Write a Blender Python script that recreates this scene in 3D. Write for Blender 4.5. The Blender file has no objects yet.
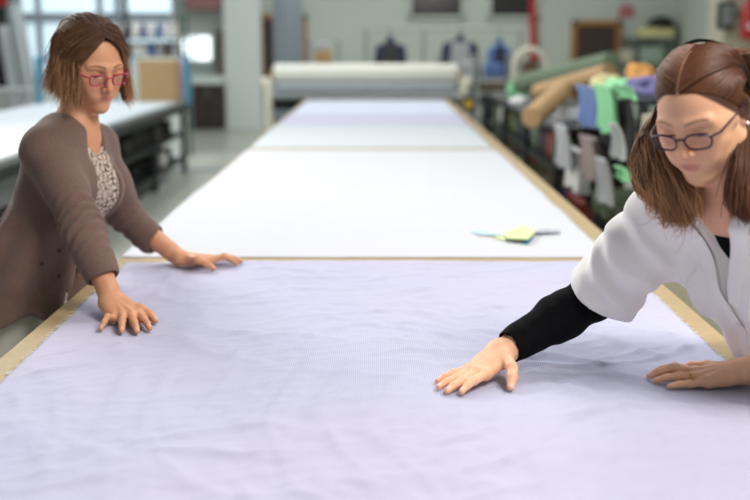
import bpy, bmesh, math, random
import numpy as np
from mathutils import Vector, Matrix, Euler

random.seed(11)
RNG = np.random.default_rng(5)
SC = bpy.context.scene
COL = SC.collection
PI = math.pi
HS = 1.0

# ------------------------------------------------------------------ camera geometry
F_PX = 1042.0
PITCH = math.atan(212.0 / F_PX)
YAW = math.atan(3.0 / F_PX)
CAM = Vector((0.0, 0.0, 1.55))
TABLE_Z = 0.85
cam_d = bpy.data.cameras.new('camera')
cam = bpy.data.objects.new('camera', cam_d)
COL.objects.link(cam)
cam.location = CAM
cam.rotation_euler = (PI / 2 - PITCH, 0, YAW)
cam_d.sensor_width = 36.0
cam_d.lens = F_PX * 36.0 / 750.0
cam_d.clip_start = 0.05
cam_d.clip_end = 200
cam_d.dof.use_dof = True
cam_d.dof.focus_distance = 2.35
cam_d.dof.aperture_fstop = 1.9
SC.camera = cam
_CR = Euler((PI / 2 - PITCH, 0, YAW)).to_matrix()


def at(px, py, zc):
    """point seen at a picture position, at a true depth (metres along the lens axis)"""
    return CAM + _CR @ Vector(((px - 375) / F_PX * zc, -(py - 250) / F_PX * zc, -zc))


def on_z(px, py, z):
    d = _CR @ Vector(((px - 375) / F_PX, -(py - 250) / F_PX, -1))
    return CAM + d * ((z - CAM.z) / d.z)


# ------------------------------------------------------------------ colour and materials
def lin(r, g, b):
    def f(c):
        c /= 255.0
        return c / 12.92 if c <= 0.04045 else ((c + 0.055) / 1.055) ** 2.4
    return (f(r), f(g), f(b), 1.0)


def _new(name):
    m = bpy.data.materials.new(name)
    m.use_nodes = True
    nt = m.node_tree
    b = nt.nodes['Principled BSDF']
    return m, nt, b


def mat(name, rgb, rough=0.6, metal=0.0, var=0.12, scale=8.0, bump=0.0, bscale=60.0, sheen=0.0, spec=0.5, detail=4.0):
    """a plain surface with gentle noise in colour and, if asked, a fine bump"""
    m, nt, b = _new(name)
    N, L = nt.nodes, nt.links
    tc = N.new('ShaderNodeTexCoord')
    nz = N.new('ShaderNodeTexNoise')
    nz.inputs['Scale'].default_value = scale
    nz.inputs['Detail'].default_value = detail
    L.new(tc.outputs['Object'], nz.inputs['Vector'])
    mx = N.new('ShaderNodeMix')
    mx.data_type = 'RGBA'
    c = lin(*rgb)
    mx.inputs[6].default_value = [x * (1 - var) for x in c[:3]] + [1]
    mx.inputs[7].default_value = [min(1, x * (1 + var)) for x in c[:3]] + [1]
    L.new(nz.outputs['Fac'], mx.inputs[0])
    L.new(mx.outputs[2], b.inputs['Base Color'])
    b.inputs['Roughness'].default_value = rough
    b.inputs['Metallic'].default_value = metal
    b.inputs['Specular IOR Level'].default_value = spec
    if sheen:
        b.inputs['Sheen Weight'].default_value = sheen
    if bump:
        n2 = N.new('ShaderNodeTexNoise')
        n2.inputs['Scale'].default_value = bscale
        n2.inputs['Detail'].default_value = 3
        L.new(tc.outputs['Object'], n2.inputs['Vector'])
        bp = N.new('ShaderNodeBump')
        bp.inputs['Strength'].default_value = bump
        bp.inputs['Distance'].default_value = 0.004
        L.new(n2.outputs['Fac'], bp.inputs['Height'])
        L.new(bp.outputs['Normal'], b.inputs['Normal'])
    return m


def mat_attr(name, rough=0.5, sss=0.0, bump=0.0, bscale=300.0, spec=0.5, sheen=0.0):
    """takes its colour from the mesh's own colour attribute (skin, hair)"""
    m, nt, b = _new(name)
    N, L = nt.nodes, nt.links
    at_ = N.new('ShaderNodeAttribute')
    at_.attribute_name = 'Col'
    L.new(at_.outputs['Color'], b.inputs['Base Color'])
    b.inputs['Roughness'].default_value = rough
    b.inputs['Specular IOR Level'].default_value = spec
    b.inputs['Sheen Weight'].default_value = sheen
    if sss:
        b.inputs['Subsurface Weight'].default_value = sss
        b.inputs['Subsurface Radius'].default_value = (1.0, 0.35, 0.2)
        b.inputs['Subsurface Scale'].default_value = 0.006
    if bump:
        tc = N.new('ShaderNodeTexCoord')
        n2 = N.new('ShaderNodeTexNoise')
        n2.inputs['Scale'].default_value = bscale
        L.new(tc.outputs['Object'], n2.inputs['Vector'])
        bp = N.new('ShaderNodeBump')
        bp.inputs['Strength'].default_value = bump
        bp.inputs['Distance'].default_value = 0.001
        L.new(n2.outputs['Fac'], bp.inputs['Height'])
        L.new(bp.outputs['Normal'], b.inputs['Normal'])
    return m


def mat_emit(name, rgb, strength):
    m, nt, b = _new(name)
    b.inputs['Base Color'].default_value = lin(*rgb)
    b.inputs['Emission Color'].default_value = lin(*rgb)
    b.inputs['Emission Strength'].default_value = strength
    return m


def mat_stripes(name, rgb1, rgb2, scale, axis='X', rough=0.85, bump=0.15, width=0.5, soft=0.2):
    """woven stripes (object coordinates) over a slightly uneven cloth"""
    m, nt, b = _new(name)
    N, L = nt.nodes, nt.links
    tc = N.new('ShaderNodeTexCoord')
    wv = N.new('ShaderNodeTexWave')
    wv.wave_type = 'BANDS'
    wv.bands_direction = axis
    wv.inputs['Scale'].default_value = scale
    wv.inputs['Distortion'].default_value = 0.6
    wv.inputs['Detail'].default_value = 1.0
    wv.inputs['Detail Scale'].default_value = 3.0
    L.new(tc.outputs['Object'], wv.inputs['Vector'])
    rp = N.new('ShaderNodeValToRGB')
    rp.color_ramp.elements[0].position = max(0, width - soft)
    rp.color_ramp.elements[1].position = min(1, width + soft)
    rp.color_ramp.elements[0].color = lin(*rgb1)
    rp.color_ramp.elements[1].color = lin(*rgb2)
    L.new(wv.outputs['Fac'], rp.inputs['Fac'])
    L.new(rp.outputs['Color'], b.inputs['Base Color'])
    b.inputs['Roughness'].default_value = rough
    b.inputs['Specular IOR Level'].default_value = 0.2
    b.inputs['Sheen Weight'].default_value = 0.15
    bp = N.new('ShaderNodeBump')
    bp.inputs['Strength'].default_value = bump
    bp.inputs['Distance'].default_value = 0.002
    L.new(wv.outputs['Fac'], bp.inputs['Height'])
    L.new(bp.outputs['Normal'], b.inputs['Normal'])
    return m


# ------------------------------------------------------------------ objects
def tag(o, label=None, cat=None, group=None, kind=None):
    if label: o['label'] = label
    if cat: o['category'] = cat
    if group: o['group'] = group
    if kind: o['kind'] = kind
    return o


def empty(name, loc, rz=0.0):
    o = bpy.data.objects.new(name, None)
    COL.objects.link(o)
    o.location = loc
    o.rotation_euler = (0, 0, rz)
    o.empty_display_size = 0.1
    return o


def attach(o, parent):
    """parent a world-space object, keeping it where it is (parents are only moved and turned about z)"""
    if parent is not None:
        M = Matrix.Identity(4)
        p = parent
        chain = []
        while p is not None:
            chain.append(p)
            p = p.parent
        for q in reversed(chain):
            M = M @ q.matrix_parent_inverse @ (Matrix.Translation(q.location) @ q.rotation_euler.to_matrix().to_4x4())
        o.parent = parent
        o.matrix_parent_inverse = M.inverted()
    return o


def copy_tree(o, parent=None):
    c = o.copy()
    COL.objects.link(c)
    if parent is not None:
        c.parent = parent
    for ch in list(o.children):
        copy_tree(ch, c)
    return c


class MB:
    """collects shapes and links them as one mesh"""
    def __init__(self):
        self.v, self.f = [], []

    def add(self, vs, fs):
        n = len(self.v)
        self.v.extend([tuple(p) for p in vs])
        self.f.extend([tuple(n + i for i in f) for f in fs])
        return self

    def box(self, c, s, rot=None, bev=0.0):
        c = Vector(c)
        hx, hy, hz = s[0] / 2, s[1] / 2, s[2] / 2
        bv = min(bev, hx * .45, hy * .45, hz * .45)
        if bv > 0:
            vs, idx = [], {}
            fs = []
            for sx in (-1, 1):
                for sy in (-1, 1):
                    for sz in (-1, 1):
                        for k in range(3):
                            p = [sx * hx, sy * hy, sz * hz]
                            for j in range(3):
                                if j != k:
                                    p[j] -= (sx, sy, sz)[j] * bv
                            idx[(sx, sy, sz, k)] = len(vs)
                            vs.append(Vector(p))
            S = (-1, 1)
            for k in range(3):
                a, b = (k + 1) % 3, (k + 2) % 3
                for s0 in S:
                    def key(sa, sb):
                        q = [0, 0, 0]; q[k] = s0; q[a] = sa; q[b] = sb
                        return idx[(q[0], q[1], q[2], k)]
                    loop = [key(-1, -1), key(1, -1), key(1, 1), key(-1, 1)]
                    fs.append(loop if s0 > 0 else loop[::-1])
            for k in range(3):
                a, b = (k + 1) % 3, (k + 2) % 3
                for sa in S:
                    for sb in S:
                        def key(sk, kk):
                            q = [0, 0, 0]; q[k] = sk; q[a] = sa; q[b] = sb
                            return idx[(q[0], q[1], q[2], kk)]
                        loop = [key(-1, a), key(1, a), key(1, b), key(-1, b)]
                        fs.append(loop if sa * sb < 0 else loop[::-1])
            for sx in S:
                for sy in S:
                    for sz in S:
                        loop = [idx[(sx, sy, sz, k)] for k in range(3)]
                        fs.append(loop if sx * sy * sz > 0 else loop[::-1])
        else:
            vs = [Vector((x * hx, y * hy, z * hz)) for x in (-1, 1) for y in (-1, 1) for z in (-1, 1)]
            fs = [(0, 1, 3, 2), (4, 6, 7, 5), (0, 4, 5, 1), (2, 3, 7, 6), (0, 2, 6, 4), (1, 5, 7, 3)]
        if rot is not None:
            R = rot if isinstance(rot, Matrix) else Euler(rot).to_matrix()
            vs = [R @ v for v in vs]
        return self.add([v + c for v in vs], fs)

    def tube(self, pts, r, n=10, cap=True, closed=False, flat=1.0, up=None):
        pts = [Vector(p) for p in pts]
        m = len(pts)
        rs = r if isinstance(r, (list, tuple)) else [r] * m
        vs, fs = [], []
        prev = None
        for i, p in enumerate(pts):
            if closed:
                d = pts[(i + 1) % m] - pts[i - 1]
            else:
                d = pts[min(i + 1, m - 1)] - pts[max(i - 1, 0)]
            d.normalize()
            if up is not None:
                a = (Vector(up) - d * d.dot(Vector(up)))
                if a.length < 1e-4: a = d.orthogonal()
            elif prev is None:
                a = d.orthogonal()
            else:
                a = prev - d * prev.dot(d)
                if a.length < 1e-5: a = d.orthogonal()
            a.normalize()
            prev = a
            b = d.cross(a)
            for j in range(n):
                t = 2 * PI * j / n
                vs.append(p + (a * math.cos(t) * flat + b * math.sin(t)) * rs[i])
        e = m if closed else m - 1
        for i in range(e):
            i2 = (i + 1) % m
            for j in range(n):
                j2 = (j + 1) % n
                fs.append((i * n + j, i * n + j2, i2 * n + j2, i2 * n + j))
        if cap and not closed:
            fs.append(tuple(range(n))[::-1])
            fs.append(tuple((m - 1) * n + j for j in range(n)))
        return self.add(vs, fs)

    def cyl(self, a, b, r, n=20, r2=None):
        return self.tube([a, b], [r, r if r2 is None else r2], n)

    def lathe(self, prof, c=(0, 0, 0), n=24):
        c = Vector(c)
        vs, fs = [], []
        for (r, z) in prof:
            for j in range(n):
                t = 2 * PI * j / n
                vs.append(c + Vector((r * math.cos(t), r * math.sin(t), z)))
        for i in range(len(prof) - 1):
            for j in range(n):
                j2 = (j + 1) % n
                fs.append((i * n + j, i * n + j2, (i + 1) * n + j2, (i + 1) * n + j))
        fs.append(tuple(range(n))[::-1])
        fs.append(tuple((len(prof) - 1) * n + j for j in range(n)))
        return self.add(vs, fs)

    def prism(self, outline, thick, origin, ex, ey):
        """an outline in the plane (ex, ey) given a thickness along ex x ey"""
        o, ex, ey = Vector(origin), Vector(ex), Vector(ey)
        nz = ex.cross(ey).normalized()
        n = len(outline)
        vs = [o + ex * u + ey * v - nz * thick / 2 for u, v in outline] + [o + ex * u + ey * v + nz * thick / 2 for u, v in outline]
        fs = [tuple(range(n))[::-1], tuple(range(n, 2 * n))]
        for i in range(n):
            j = (i + 1) % n
            fs.append((i, j, n + j, n + i))
        return self.add(vs, fs)

    def build(self, name, m, parent=None, smooth=False, world=True):
        me = bpy.data.meshes.new(name)
        me.from_pydata(self.v, [], self.f)
        me.validate()
        if smooth:
            me.polygons.foreach_set('use_smooth', [True] * len(me.polygons))
            try:
                me.set_sharp_from_angle(angle=math.radians(45))
            except Exception:
                pass
        me.materials.append(m)
        o = bpy.data.objects.new(name, me)
        COL.objects.link(o)
        if parent is not None:
            if world: attach(o, parent)
            else: o.parent = parent
        return o


def rebase(o, loc=None):
    """give a world-built, single mesh its own origin at its base"""
    me = o.data
    n = len(me.vertices)
    co = np.empty(n * 3, np.float32)
    me.vertices.foreach_get('co', co)
    co = co.reshape(-1, 3)
    if loc is None:
        lo, hi = co.min(0), co.max(0)
        loc = Vector(((lo[0] + hi[0]) / 2, (lo[1] + hi[1]) / 2, lo[2]))
    co -= np.array(loc, np.float32)
    me.vertices.foreach_set('co', co.ravel())
    me.update()
    o.location = loc
    return o


def np_mesh(name, verts, faces, m, parent=None, col=None, smooth=True):
    me = bpy.data.meshes.new(name)
    faces = np.asarray(faces, np.int32)
    k = faces.shape[1]
    me.vertices.add(len(verts))
    me.vertices.foreach_set('co', np.asarray(verts, np.float32).ravel())
    me.loops.add(faces.size)
    me.loops.foreach_set('vertex_index', faces.ravel())
    me.polygons.add(len(faces))
    me.polygons.foreach_set('loop_start', np.arange(0, faces.size, k, dtype=np.int32))
    me.polygons.foreach_set('loop_total', np.full(len(faces), k, np.int32))
    me.update(calc_edges=True)
    me.validate()
    me.polygons.foreach_set('use_smooth', [smooth] * len(me.polygons))
    if col is not None:
        ca = me.color_attributes.new('Col', 'FLOAT_COLOR', 'POINT')
        c4 = np.ones((len(verts), 4), np.float32)
        c4[:, :3] = col
        ca.data.foreach_set('color', c4.ravel())
    if m is not None:
        me.materials.append(m)
    o = bpy.data.objects.new(name, me)
    COL.objects.link(o)
    if parent is not None:
        attach(o, parent)
    return o


# ------------------------------------------------------------------ numpy noise
def _hash(ix, iy, iz, seed):
    h = (ix.astype(np.int64) * 374761393 + iy.astype(np.int64) * 668265263 + iz.astype(np.int64) * 2147483647 + seed * 974711) & 0xffffffff
    h = ((h ^ (h >> 13)) * 1274126177) & 0xffffffff
    h = (h ^ (h >> 16)) & 0xffff
    return h.astype(np.float32) / 65535.0


def vnoise(P, seed=0):
    P = np.asarray(P, np.float32)
    i = np.floor(P).astype(np.int64)
    f = P - i
    f = f * f * (3 - 2 * f)
    r = 0
    for dx in (0, 1):
        wx = f[:, 0] if dx else 1 - f[:, 0]
        for dy in (0, 1):
            wy = f[:, 1] if dy else 1 - f[:, 1]
            for dz in (0, 1):
                wz = f[:, 2] if dz else 1 - f[:, 2]
                r = r + wx * wy * wz * _hash(i[:, 0] + dx, i[:, 1] + dy, i[:, 2] + dz, seed)
    return r * 2 - 1


def fbm(P, octs=4, seed=0, gain=0.5):
    a, r = 1.0, 0
    P = np.asarray(P, np.float32)
    for o in range(octs):
        r = r + a * vnoise(P, seed + o)
        P = P * 2.03 + 7.1
        a *= gain
    return r


# ------------------------------------------------------------------ smooth solids (signed distance) and their skin
def sstep(x, a, b):
    t = np.clip((x - a) / (b - a), 0, 1)
    return t * t * (3 - 2 * t)


class Solid:
    """a list of rounded shapes blended one after another; surface() skins it with one continuous quad mesh"""
    def __init__(self):
        self.ops = []
        self.M = None          # frame of the shapes being added: (3x3 rows, origin)

    def frame(self, origin=None, R=None):
        self.M = None if origin is None else (np.array(R, float), np.array(origin, float))   # columns of R: local axes in the world
        return self

    def _p(self, p):
        p = np.array(p, float)
        return p if self.M is None else self.M[0] @ p + self.M[1]

    def _put(self, fn, c, r, k, op):
        self.ops.append((fn, np.array(c, float), float(r), float(k), op))
        return self

    def ell(self, c, r, k=0.01, op='+', rot=None):
        c = self._p(c)
        R = np.eye(3) if self.M is None else self.M[0]
        if rot is not None:
            R = R @ np.array(Euler(rot).to_matrix())
        r = np.array(r, float)

        def fn(P):
            q = (P - c) @ R
            k0 = np.sqrt(((q / r) ** 2).sum(1))
            k1 = np.sqrt(((q / (r * r)) ** 2).sum(1)) + 1e-9
            return k0 * (k0 - 1.0) / k1
        return self._put(fn, c, r.max(), k, op)

    def cone(self, a, b, r1, r2, k=0.01, op='+', flat=None, fs=1.0):
        """round cone; flat = direction (local) along which the section is squashed by fs"""
        a, b = self._p(a), self._p(b)
        ba = b - a
        L2 = float(ba @ ba) + 1e-12
        nf = None
        if flat is not None:
            nf = np.array(flat, float)
            if self.M is not None: nf = self.M[0] @ nf
            nf = nf - ba * (nf @ ba) / L2
            nf /= np.linalg.norm(nf)

        def fn(P):
            q = P - a
            h = np.clip(q @ ba / L2, 0, 1)
            w = q - h[:, None] * ba
            if nf is not None:
                t = w @ nf
                w = w + (t * (1 / fs - 1))[:, None] * nf
            return np.sqrt((w * w).sum(1)) - (r1 + (r2 - r1) * h)
        return self._put(fn, (a + b) / 2, math.sqrt(L2) / 2 + max(r1, r2), k, op)

    def chain(self, pts, rs, k=0.01, op='+', ck=0.006, flat=None, fs=1.0):
        g = Solid()
        g.M = self.M
        for i in range(len(pts) - 1):
            g.cone(pts[i], pts[i + 1], rs[i], rs[i + 1], ck, flat=flat, fs=fs)
        return self.group(g, k, op)

    def group(self, g, k=0.01, op='+'):
        C = np.array([o[1] for o in g.ops if o[4] == '+'])
        c = C.mean(0)
        r = max(np.linalg.norm(o[1] - c) + o[2] for o in g.ops if o[4] == '+')
        return self._put(g.dist, c, r, k, op)

    def loft(self, a, b, right, table, k=0.02, op='+', round_=0.02, pw=2.0):
        """sections along a->b; table rows: t, half width, half depth, shift sideways, shift forward"""
        a, b = self._p(a), self._p(b)
        L = np.linalg.norm(b - a)
        ax = (b - a) / L
        rt = np.array(right, float)
        if self.M is not None: rt = self.M[0] @ rt
        rt = rt - ax * (rt @ ax)
        rt /= np.linalg.norm(rt)
        fw = np.cross(ax, rt)
        T = np.array(table, float)
        Tt = np.linspace(T[0, 0], T[-1, 0], 65)
        # smooth interpolation of the rows
        cols = []
        for j in range(1, T.shape[1]):
            y = np.interp(Tt, T[:, 0], T[:, j])
            for _ in range(3):
                y2 = y.copy(); y2[1:-1] = (y[:-2] + 2 * y[1:-1] + y[2:]) / 4; y = y2
            cols.append(y)

        def fn(P):
            q = P - a
            t = q @ ax / L
            tc = np.clip(t, T[0, 0], T[-1, 0])
            rx, ry, ox, oy = (np.interp(tc, Tt, c) for c in cols)
            u = q @ rt - ox
            v = q @ fw - oy
            if pw == 2.0:
                e = np.sqrt((u / rx) ** 2 + (v / ry) ** 2)
            else:
                e = (np.abs(u / rx) ** pw + np.abs(v / ry) ** pw) ** (1 / pw)
            d = (e - 1) * np.minimum(rx, ry)
            h = np.maximum(T[0, 0] - t, t - T[-1, 0]) * L
            d1, h1 = d + round_, h + round_
            return np.minimum(np.maximum(d1, h1), 0) + np.sqrt(np.maximum(d1, 0) ** 2 + np.maximum(h1, 0) ** 2) - round_
        c = (a + b) / 2
        return self._put(fn, c, L * (T[-1, 0] - T[0, 0]) / 2 + T[:, 1:3].max() + np.abs(T[:, 3:]).max() + L * .3, k, op)

    def plane(self, p, n, k=0.004):
        """keep only the side the normal n points away from"""
        p = self._p(p)
        n = np.array(n, float)
        if self.M is not None: n = self.M[0] @ n
        n /= np.linalg.norm(n)
        return self._put(lambda P: (P - p) @ n, p, 1e9, k, '&')

    def custom(self, fn, c=(0, 0, 0), r=1e9, k=0.0, op='~'):
        return self._put(fn, c, r, k, op)

    def dist(self, P, ops=None):
        d = np.full(len(P), 10.0)
        for fn, c, r, k, op in (self.ops if ops is None else ops):
            if op == '~':
                d = d + fn(P)
                continue
            e = fn(P)
            if op == '+':
                if k > 0:
                    h = np.maximum(k - np.abs(d - e), 0) / k
                    d = np.minimum(d, e) - h * h * k * 0.25
                else:
                    d = np.minimum(d, e)
            else:
                if op == '-': e = -e
                if k > 0:
                    h = np.maximum(k - np.abs(d - e), 0) / k
                    d = np.maximum(d, e) + h * h * k * 0.25
                else:
                    d = np.maximum(d, e)
        return d

    def _near(self, c, R):
        out = []
        for o in self.ops:
            if o[2] > 1e8 or np.linalg.norm(o[1] - c) < o[2] + R + o[3] + 0.01:
                out.append(o)
        return out

    def surface(self, h, smooth=1):
        h = h * HS
        B = 12
        lo = np.array([1e9] * 3); hi = -lo
        for fn, c, r, k, op in self.ops:
            if op == '+':
                lo = np.minimum(lo, c - r - 0.02); hi = np.maximum(hi, c + r + 0.02)
        S = B * h
        nb = np.ceil((hi - lo) / S).astype(int) + 1
        g = np.stack(np.meshgrid(*[np.arange(n) for n in nb], indexing='ij'), -1).reshape(-1, 3)
        cen = lo + (g + 0.5) * S
        R = S * math.sqrt(3) / 2
        cand = np.zeros(len(g), bool)
        for fn, c, r, k, op in self.ops:
            if op == '+':
                cand |= ((cen - c) ** 2).sum(1) < (r + R + k) ** 2
        g, cen = g[cand], cen[cand]
        d = np.concatenate([self.dist(x) for x in np.array_split(cen, max(1, len(cen) // 20000))])
        act = np.abs(d) < R * 1.9 + 0.012
        g, cen = g[act], cen[act]
        ar = np.arange(B + 1)
        off = np.stack(np.meshgrid(ar, ar, ar, indexing='ij'), -1).reshape(-1, 3)
        NX = int(nb[0] * B + 2); NY = int(nb[1] * B + 2); NZ = int(nb[2] * B + 2)
        ids, vps, edges = [], [], [[], [], []]
        corners = [(i, j, k) for i in (0, 1) for j in (0, 1) for k in (0, 1)]
        cedges = [(a, b) for a in range(8) for b in range(a + 1, 8) if sum(abs(corners[a][t] - corners[b][t]) for t in range(3)) == 1]
        for gi, ce in zip(g, cen):
            near = self._near(ce, R)
            if not near: continue
            base = gi * B
            P = lo + (base + off) * h
            D = self.dist(P, near).reshape(B + 1, B + 1, B + 1)
            s = D < 0
            if s.all() or not s.any(): continue
            cs = np.stack([s[i:B + i, j:B + j, k:B + k] for i, j, k in corners], -1)
            n = cs.sum(-1)
            ac = np.argwhere((n > 0) & (n < 8))
            if len(ac) == 0: continue
            dv = np.stack([D[ac[:, 0] + i, ac[:, 1] + j, ac[:, 2] + k] for i, j, k in corners], -1)
            num = np.zeros((len(ac), 3)); cnt = np.zeros(len(ac))
            for a, b in cedges:
                da, db = dv[:, a], dv[:, b]
                cr = (da < 0) != (db < 0)
                t = np.where(cr, da / np.where(cr, da - db, 1), 0)
                pa, pb = np.array(corners[a]), np.array(corners[b])
                num += np.where(cr[:, None], pa + (pb - pa) * t[:, None], 0)
                cnt += cr
            q = ac + base
            ids.append((q[:, 0] * NY + q[:, 1]) * NZ + q[:, 2])
            vps.append(lo + (q + num / cnt[:, None]) * h)
            s0 = s[ac[:, 0], ac[:, 1], ac[:, 2]]
            for axi in range(3):
                e = [0, 0, 0]; e[axi] = 1
                s1 = s[ac[:, 0] + e[0], ac[:, 1] + e[1], ac[:, 2] + e[2]]
                c = s0 != s1
                edges[axi].append(np.column_stack([q[c], s0[c]]))
        ids = np.concatenate(ids); V = np.concatenate(vps)
        order = np.argsort(ids); ids = ids[order]; V = V[order]
        faces = []
        for axi in range(3):
            E = np.concatenate(edges[axi])
            if len(E) == 0: continue
            q, sg = E[:, :3], E[:, 3].astype(bool)
            b, c = (axi + 1) % 3, (axi + 2) % 3
            quad = []
            ok = np.ones(len(q), bool)
            for db, dc in ((0, 0), (1, 0), (1, 1), (0, 1)):
                w = q.copy(); w[:, b] -= db; w[:, c] -= dc
                key = (w[:, 0] * NY + w[:, 1]) * NZ + w[:, 2]
                j = np.clip(np.searchsorted(ids, key), 0, len(ids) - 1)
                ok &= ids[j] == key
                quad.append(j)
            Q = np.column_stack(quad)
            Q[~sg] = Q[~sg][:, ::-1]
            faces.append(Q[ok])
        Fq = np.concatenate(faces)
        for _ in range(smooth):
            acc = np.zeros_like(V); cn = np.zeros(len(V))
            for i in range(4):
                a, b = Fq[:, i], Fq[:, (i + 1) % 4]
                np.add.at(acc, a, V[b]); np.add.at(cn, a, 1)
                np.add.at(acc, b, V[a]); np.add.at(cn, b, 1)
            V = V * 0.5 + 0.5 * acc / np.maximum(cn, 1)[:, None]
        return V, Fq


def close_gaps(o):
    bm = bmesh.new(); bm.from_mesh(o.data)
    e = [x for x in bm.edges if x.is_boundary]
    if e:
        r = bmesh.ops.holes_fill(bm, edges=e, sides=0)
        for f in r['faces']: f.smooth = True
        bm.to_mesh(o.data)
    bm.free()
    return o

# ------------------------------------------------------------------ palette
M = {}
M['wall'] = mat('pale_wall_paint', (186, 194, 186), 0.8, var=0.04, scale=1.2)
M['wallwhite'] = mat('white_wall_paint', (226, 232, 230), 0.8, var=0.03, scale=1.5)
M['floor'] = mat('worn_concrete', (186, 189, 177), 0.30, var=0.12, scale=1.4, bump=0.05, bscale=8)
M['board'] = mat('table_board', (168, 146, 108), 0.65, var=0.14, scale=40, bump=0.35, bscale=380)
M['darkmetal'] = mat('dark_metal', (52, 56, 58), 0.45, 0.6, var=0.2)
M['steel'] = mat('grey_steel', (150, 156, 158), 0.4, 0.5, var=0.1)
M['greypaint'] = mat('grey_paint', (142, 152, 160), 0.45, var=0.06, scale=3)
M['bluepaint'] = mat('blue_paint', (74, 142, 172), 0.5, var=0.1)
M['black'] = mat('black_matte', (20, 20, 22), 0.6, var=0.2)
M['darkbrown'] = mat('dark_brown', (58, 44, 38), 0.5, var=0.2)
M['wood'] = mat('oak_wood', (158, 110, 62), 0.5, var=0.2, scale=14)
M['cream'] = mat('cream_paint', (222, 216, 196), 0.5, var=0.05)
M['beige'] = mat('beige_paint', (190, 184, 164), 0.5, var=0.06)
M['kraft'] = mat('kraft_card', (184, 150, 108), 0.8, var=0.08, scale=5)
M['kraftdark'] = mat('kraft_dark', (150, 120, 84), 0.8, var=0.1, scale=5)
M['machine'] = mat('machine_paint', (186, 194, 202), 0.45, var=0.05, scale=3)
M['rollwhite'] = mat('roll_cloth', (244, 243, 232), 0.8, var=0.02)
M['red'] = mat('red_paint', (178, 40, 44), 0.4, var=0.1)
M['green'] = mat('mint_cloth', (136, 205, 150), 0.85, var=0.1, sheen=0.2)
M['blue'] = mat('blue_cloth', (90, 114, 166), 0.85, var=0.1, sheen=0.2)
M['navy'] = mat('navy_cloth', (44, 54, 82), 0.85, var=0.25, scale=20)
M['denim'] = mat('denim_cloth', (90, 118, 168), 0.85, var=0.2, scale=20)
M['sage'] = mat('sage_cloth', (112, 128, 104), 0.85, var=0.1)
M['greycloth'] = mat('grey_cloth', (176, 178, 180), 0.85, var=0.12)
M['whitecloth'] = mat('white_cloth', (228, 228, 226), 0.85, var=0.06)
M['olive'] = mat('olive_cloth', (92, 104, 66), 0.85, var=0.2)
M['brownc'] = mat('brown_cloth', (104, 82, 64), 0.85, var=0.2)
M['pinkc'] = mat('pink_cloth', (158, 142, 138), 0.85, var=0.2)
M['orangec'] = mat('orange_cloth', (206, 150, 84), 0.85, var=0.15)
M['redc'] = mat('red_cloth', (132, 60, 56), 0.85, var=0.2)
M['purplec'] = mat('violet_cloth', (112, 108, 156), 0.85, var=0.2)
M['yellow'] = mat('yellow_plastic', (226, 186, 62), 0.4, var=0.08)
M['paleyellow'] = mat('pale_yellow', (214, 206, 150), 0.6, var=0.08)
M['charcoal'] = mat('charcoal_cloth', (62, 60, 62), 0.85, var=0.25, scale=20)


def glassy(name, tint, rough=0.05, mixv=0.12):
    m, nt, b = _new(name)
    N, L = nt.nodes, nt.links
    t = N.new('ShaderNodeBsdfTransparent'); t.inputs['Color'].default_value = tint
    g = N.new('ShaderNodeBsdfGlossy'); g.inputs['Roughness'].default_value = rough
    x = N.new('ShaderNodeMixShader'); x.inputs[0].default_value = mixv
    L.new(t.outputs[0], x.inputs[1]); L.new(g.outputs[0], x.inputs[2])
    L.new(x.outputs[0], N['Material Output'].inputs['Surface'])
    return m


M['lens'] = glassy('spectacle_glass', (0.97, 0.97, 0.98, 1), 0.03, 0.012)
M['paneglass'] = glassy('window_glass', (0.92, 0.97, 0.98, 1), 0.05, 0.12)
M['darkglass'] = mat('dark_glass', (48, 46, 46), 0.15, var=0.3, scale=2)
M['daylight'] = mat_emit('daylit_sky', (206, 226, 236), 0.8)
M['brightpane'] = mat_emit('bright_daylight', (240, 250, 252), 1.6)

BACK_Y = 18.6
LEFT_X = -6.4
RIGHT_X = 5.2
CEIL_Z = 4.6


def structure(mb, name, m, smooth=False):
    o = mb.build(name, m, smooth=smooth)
    o['kind'] = 'structure'
    return o


structure(MB().box(((LEFT_X + RIGHT_X) / 2, BACK_Y / 2 - 1.5, -0.05), (RIGHT_X - LEFT_X + .6, BACK_Y + 5.4, 0.1)), 'floor', M['floor'])
structure(MB().box(((LEFT_X + RIGHT_X) / 2, BACK_Y + 0.1, CEIL_Z / 2), (RIGHT_X - LEFT_X + .4, 0.2, CEIL_Z)), 'wall_back', M['wall'])
structure(MB().box((RIGHT_X + 0.1, BACK_Y / 2 - 1.5, CEIL_Z / 2), (0.2, BACK_Y + 5, CEIL_Z)), 'wall_right', M['wall'])
structure(MB().box(((LEFT_X + RIGHT_X) / 2, BACK_Y / 2 - 1.5, CEIL_Z + .06), (RIGHT_X - LEFT_X + .6, BACK_Y + 5.4, 0.12)), 'ceiling', M['greypaint'])
# white projecting piece of wall at the left of the wooden door
a, b = at(226, 60, 18.1), at(262, 60, 18.1)
structure(MB().box(((a.x + b.x) / 2, BACK_Y - 0.2, CEIL_Z / 2), (b.x - a.x, 0.4, CEIL_Z)), 'wall_pier', M['wallwhite'])


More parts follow.
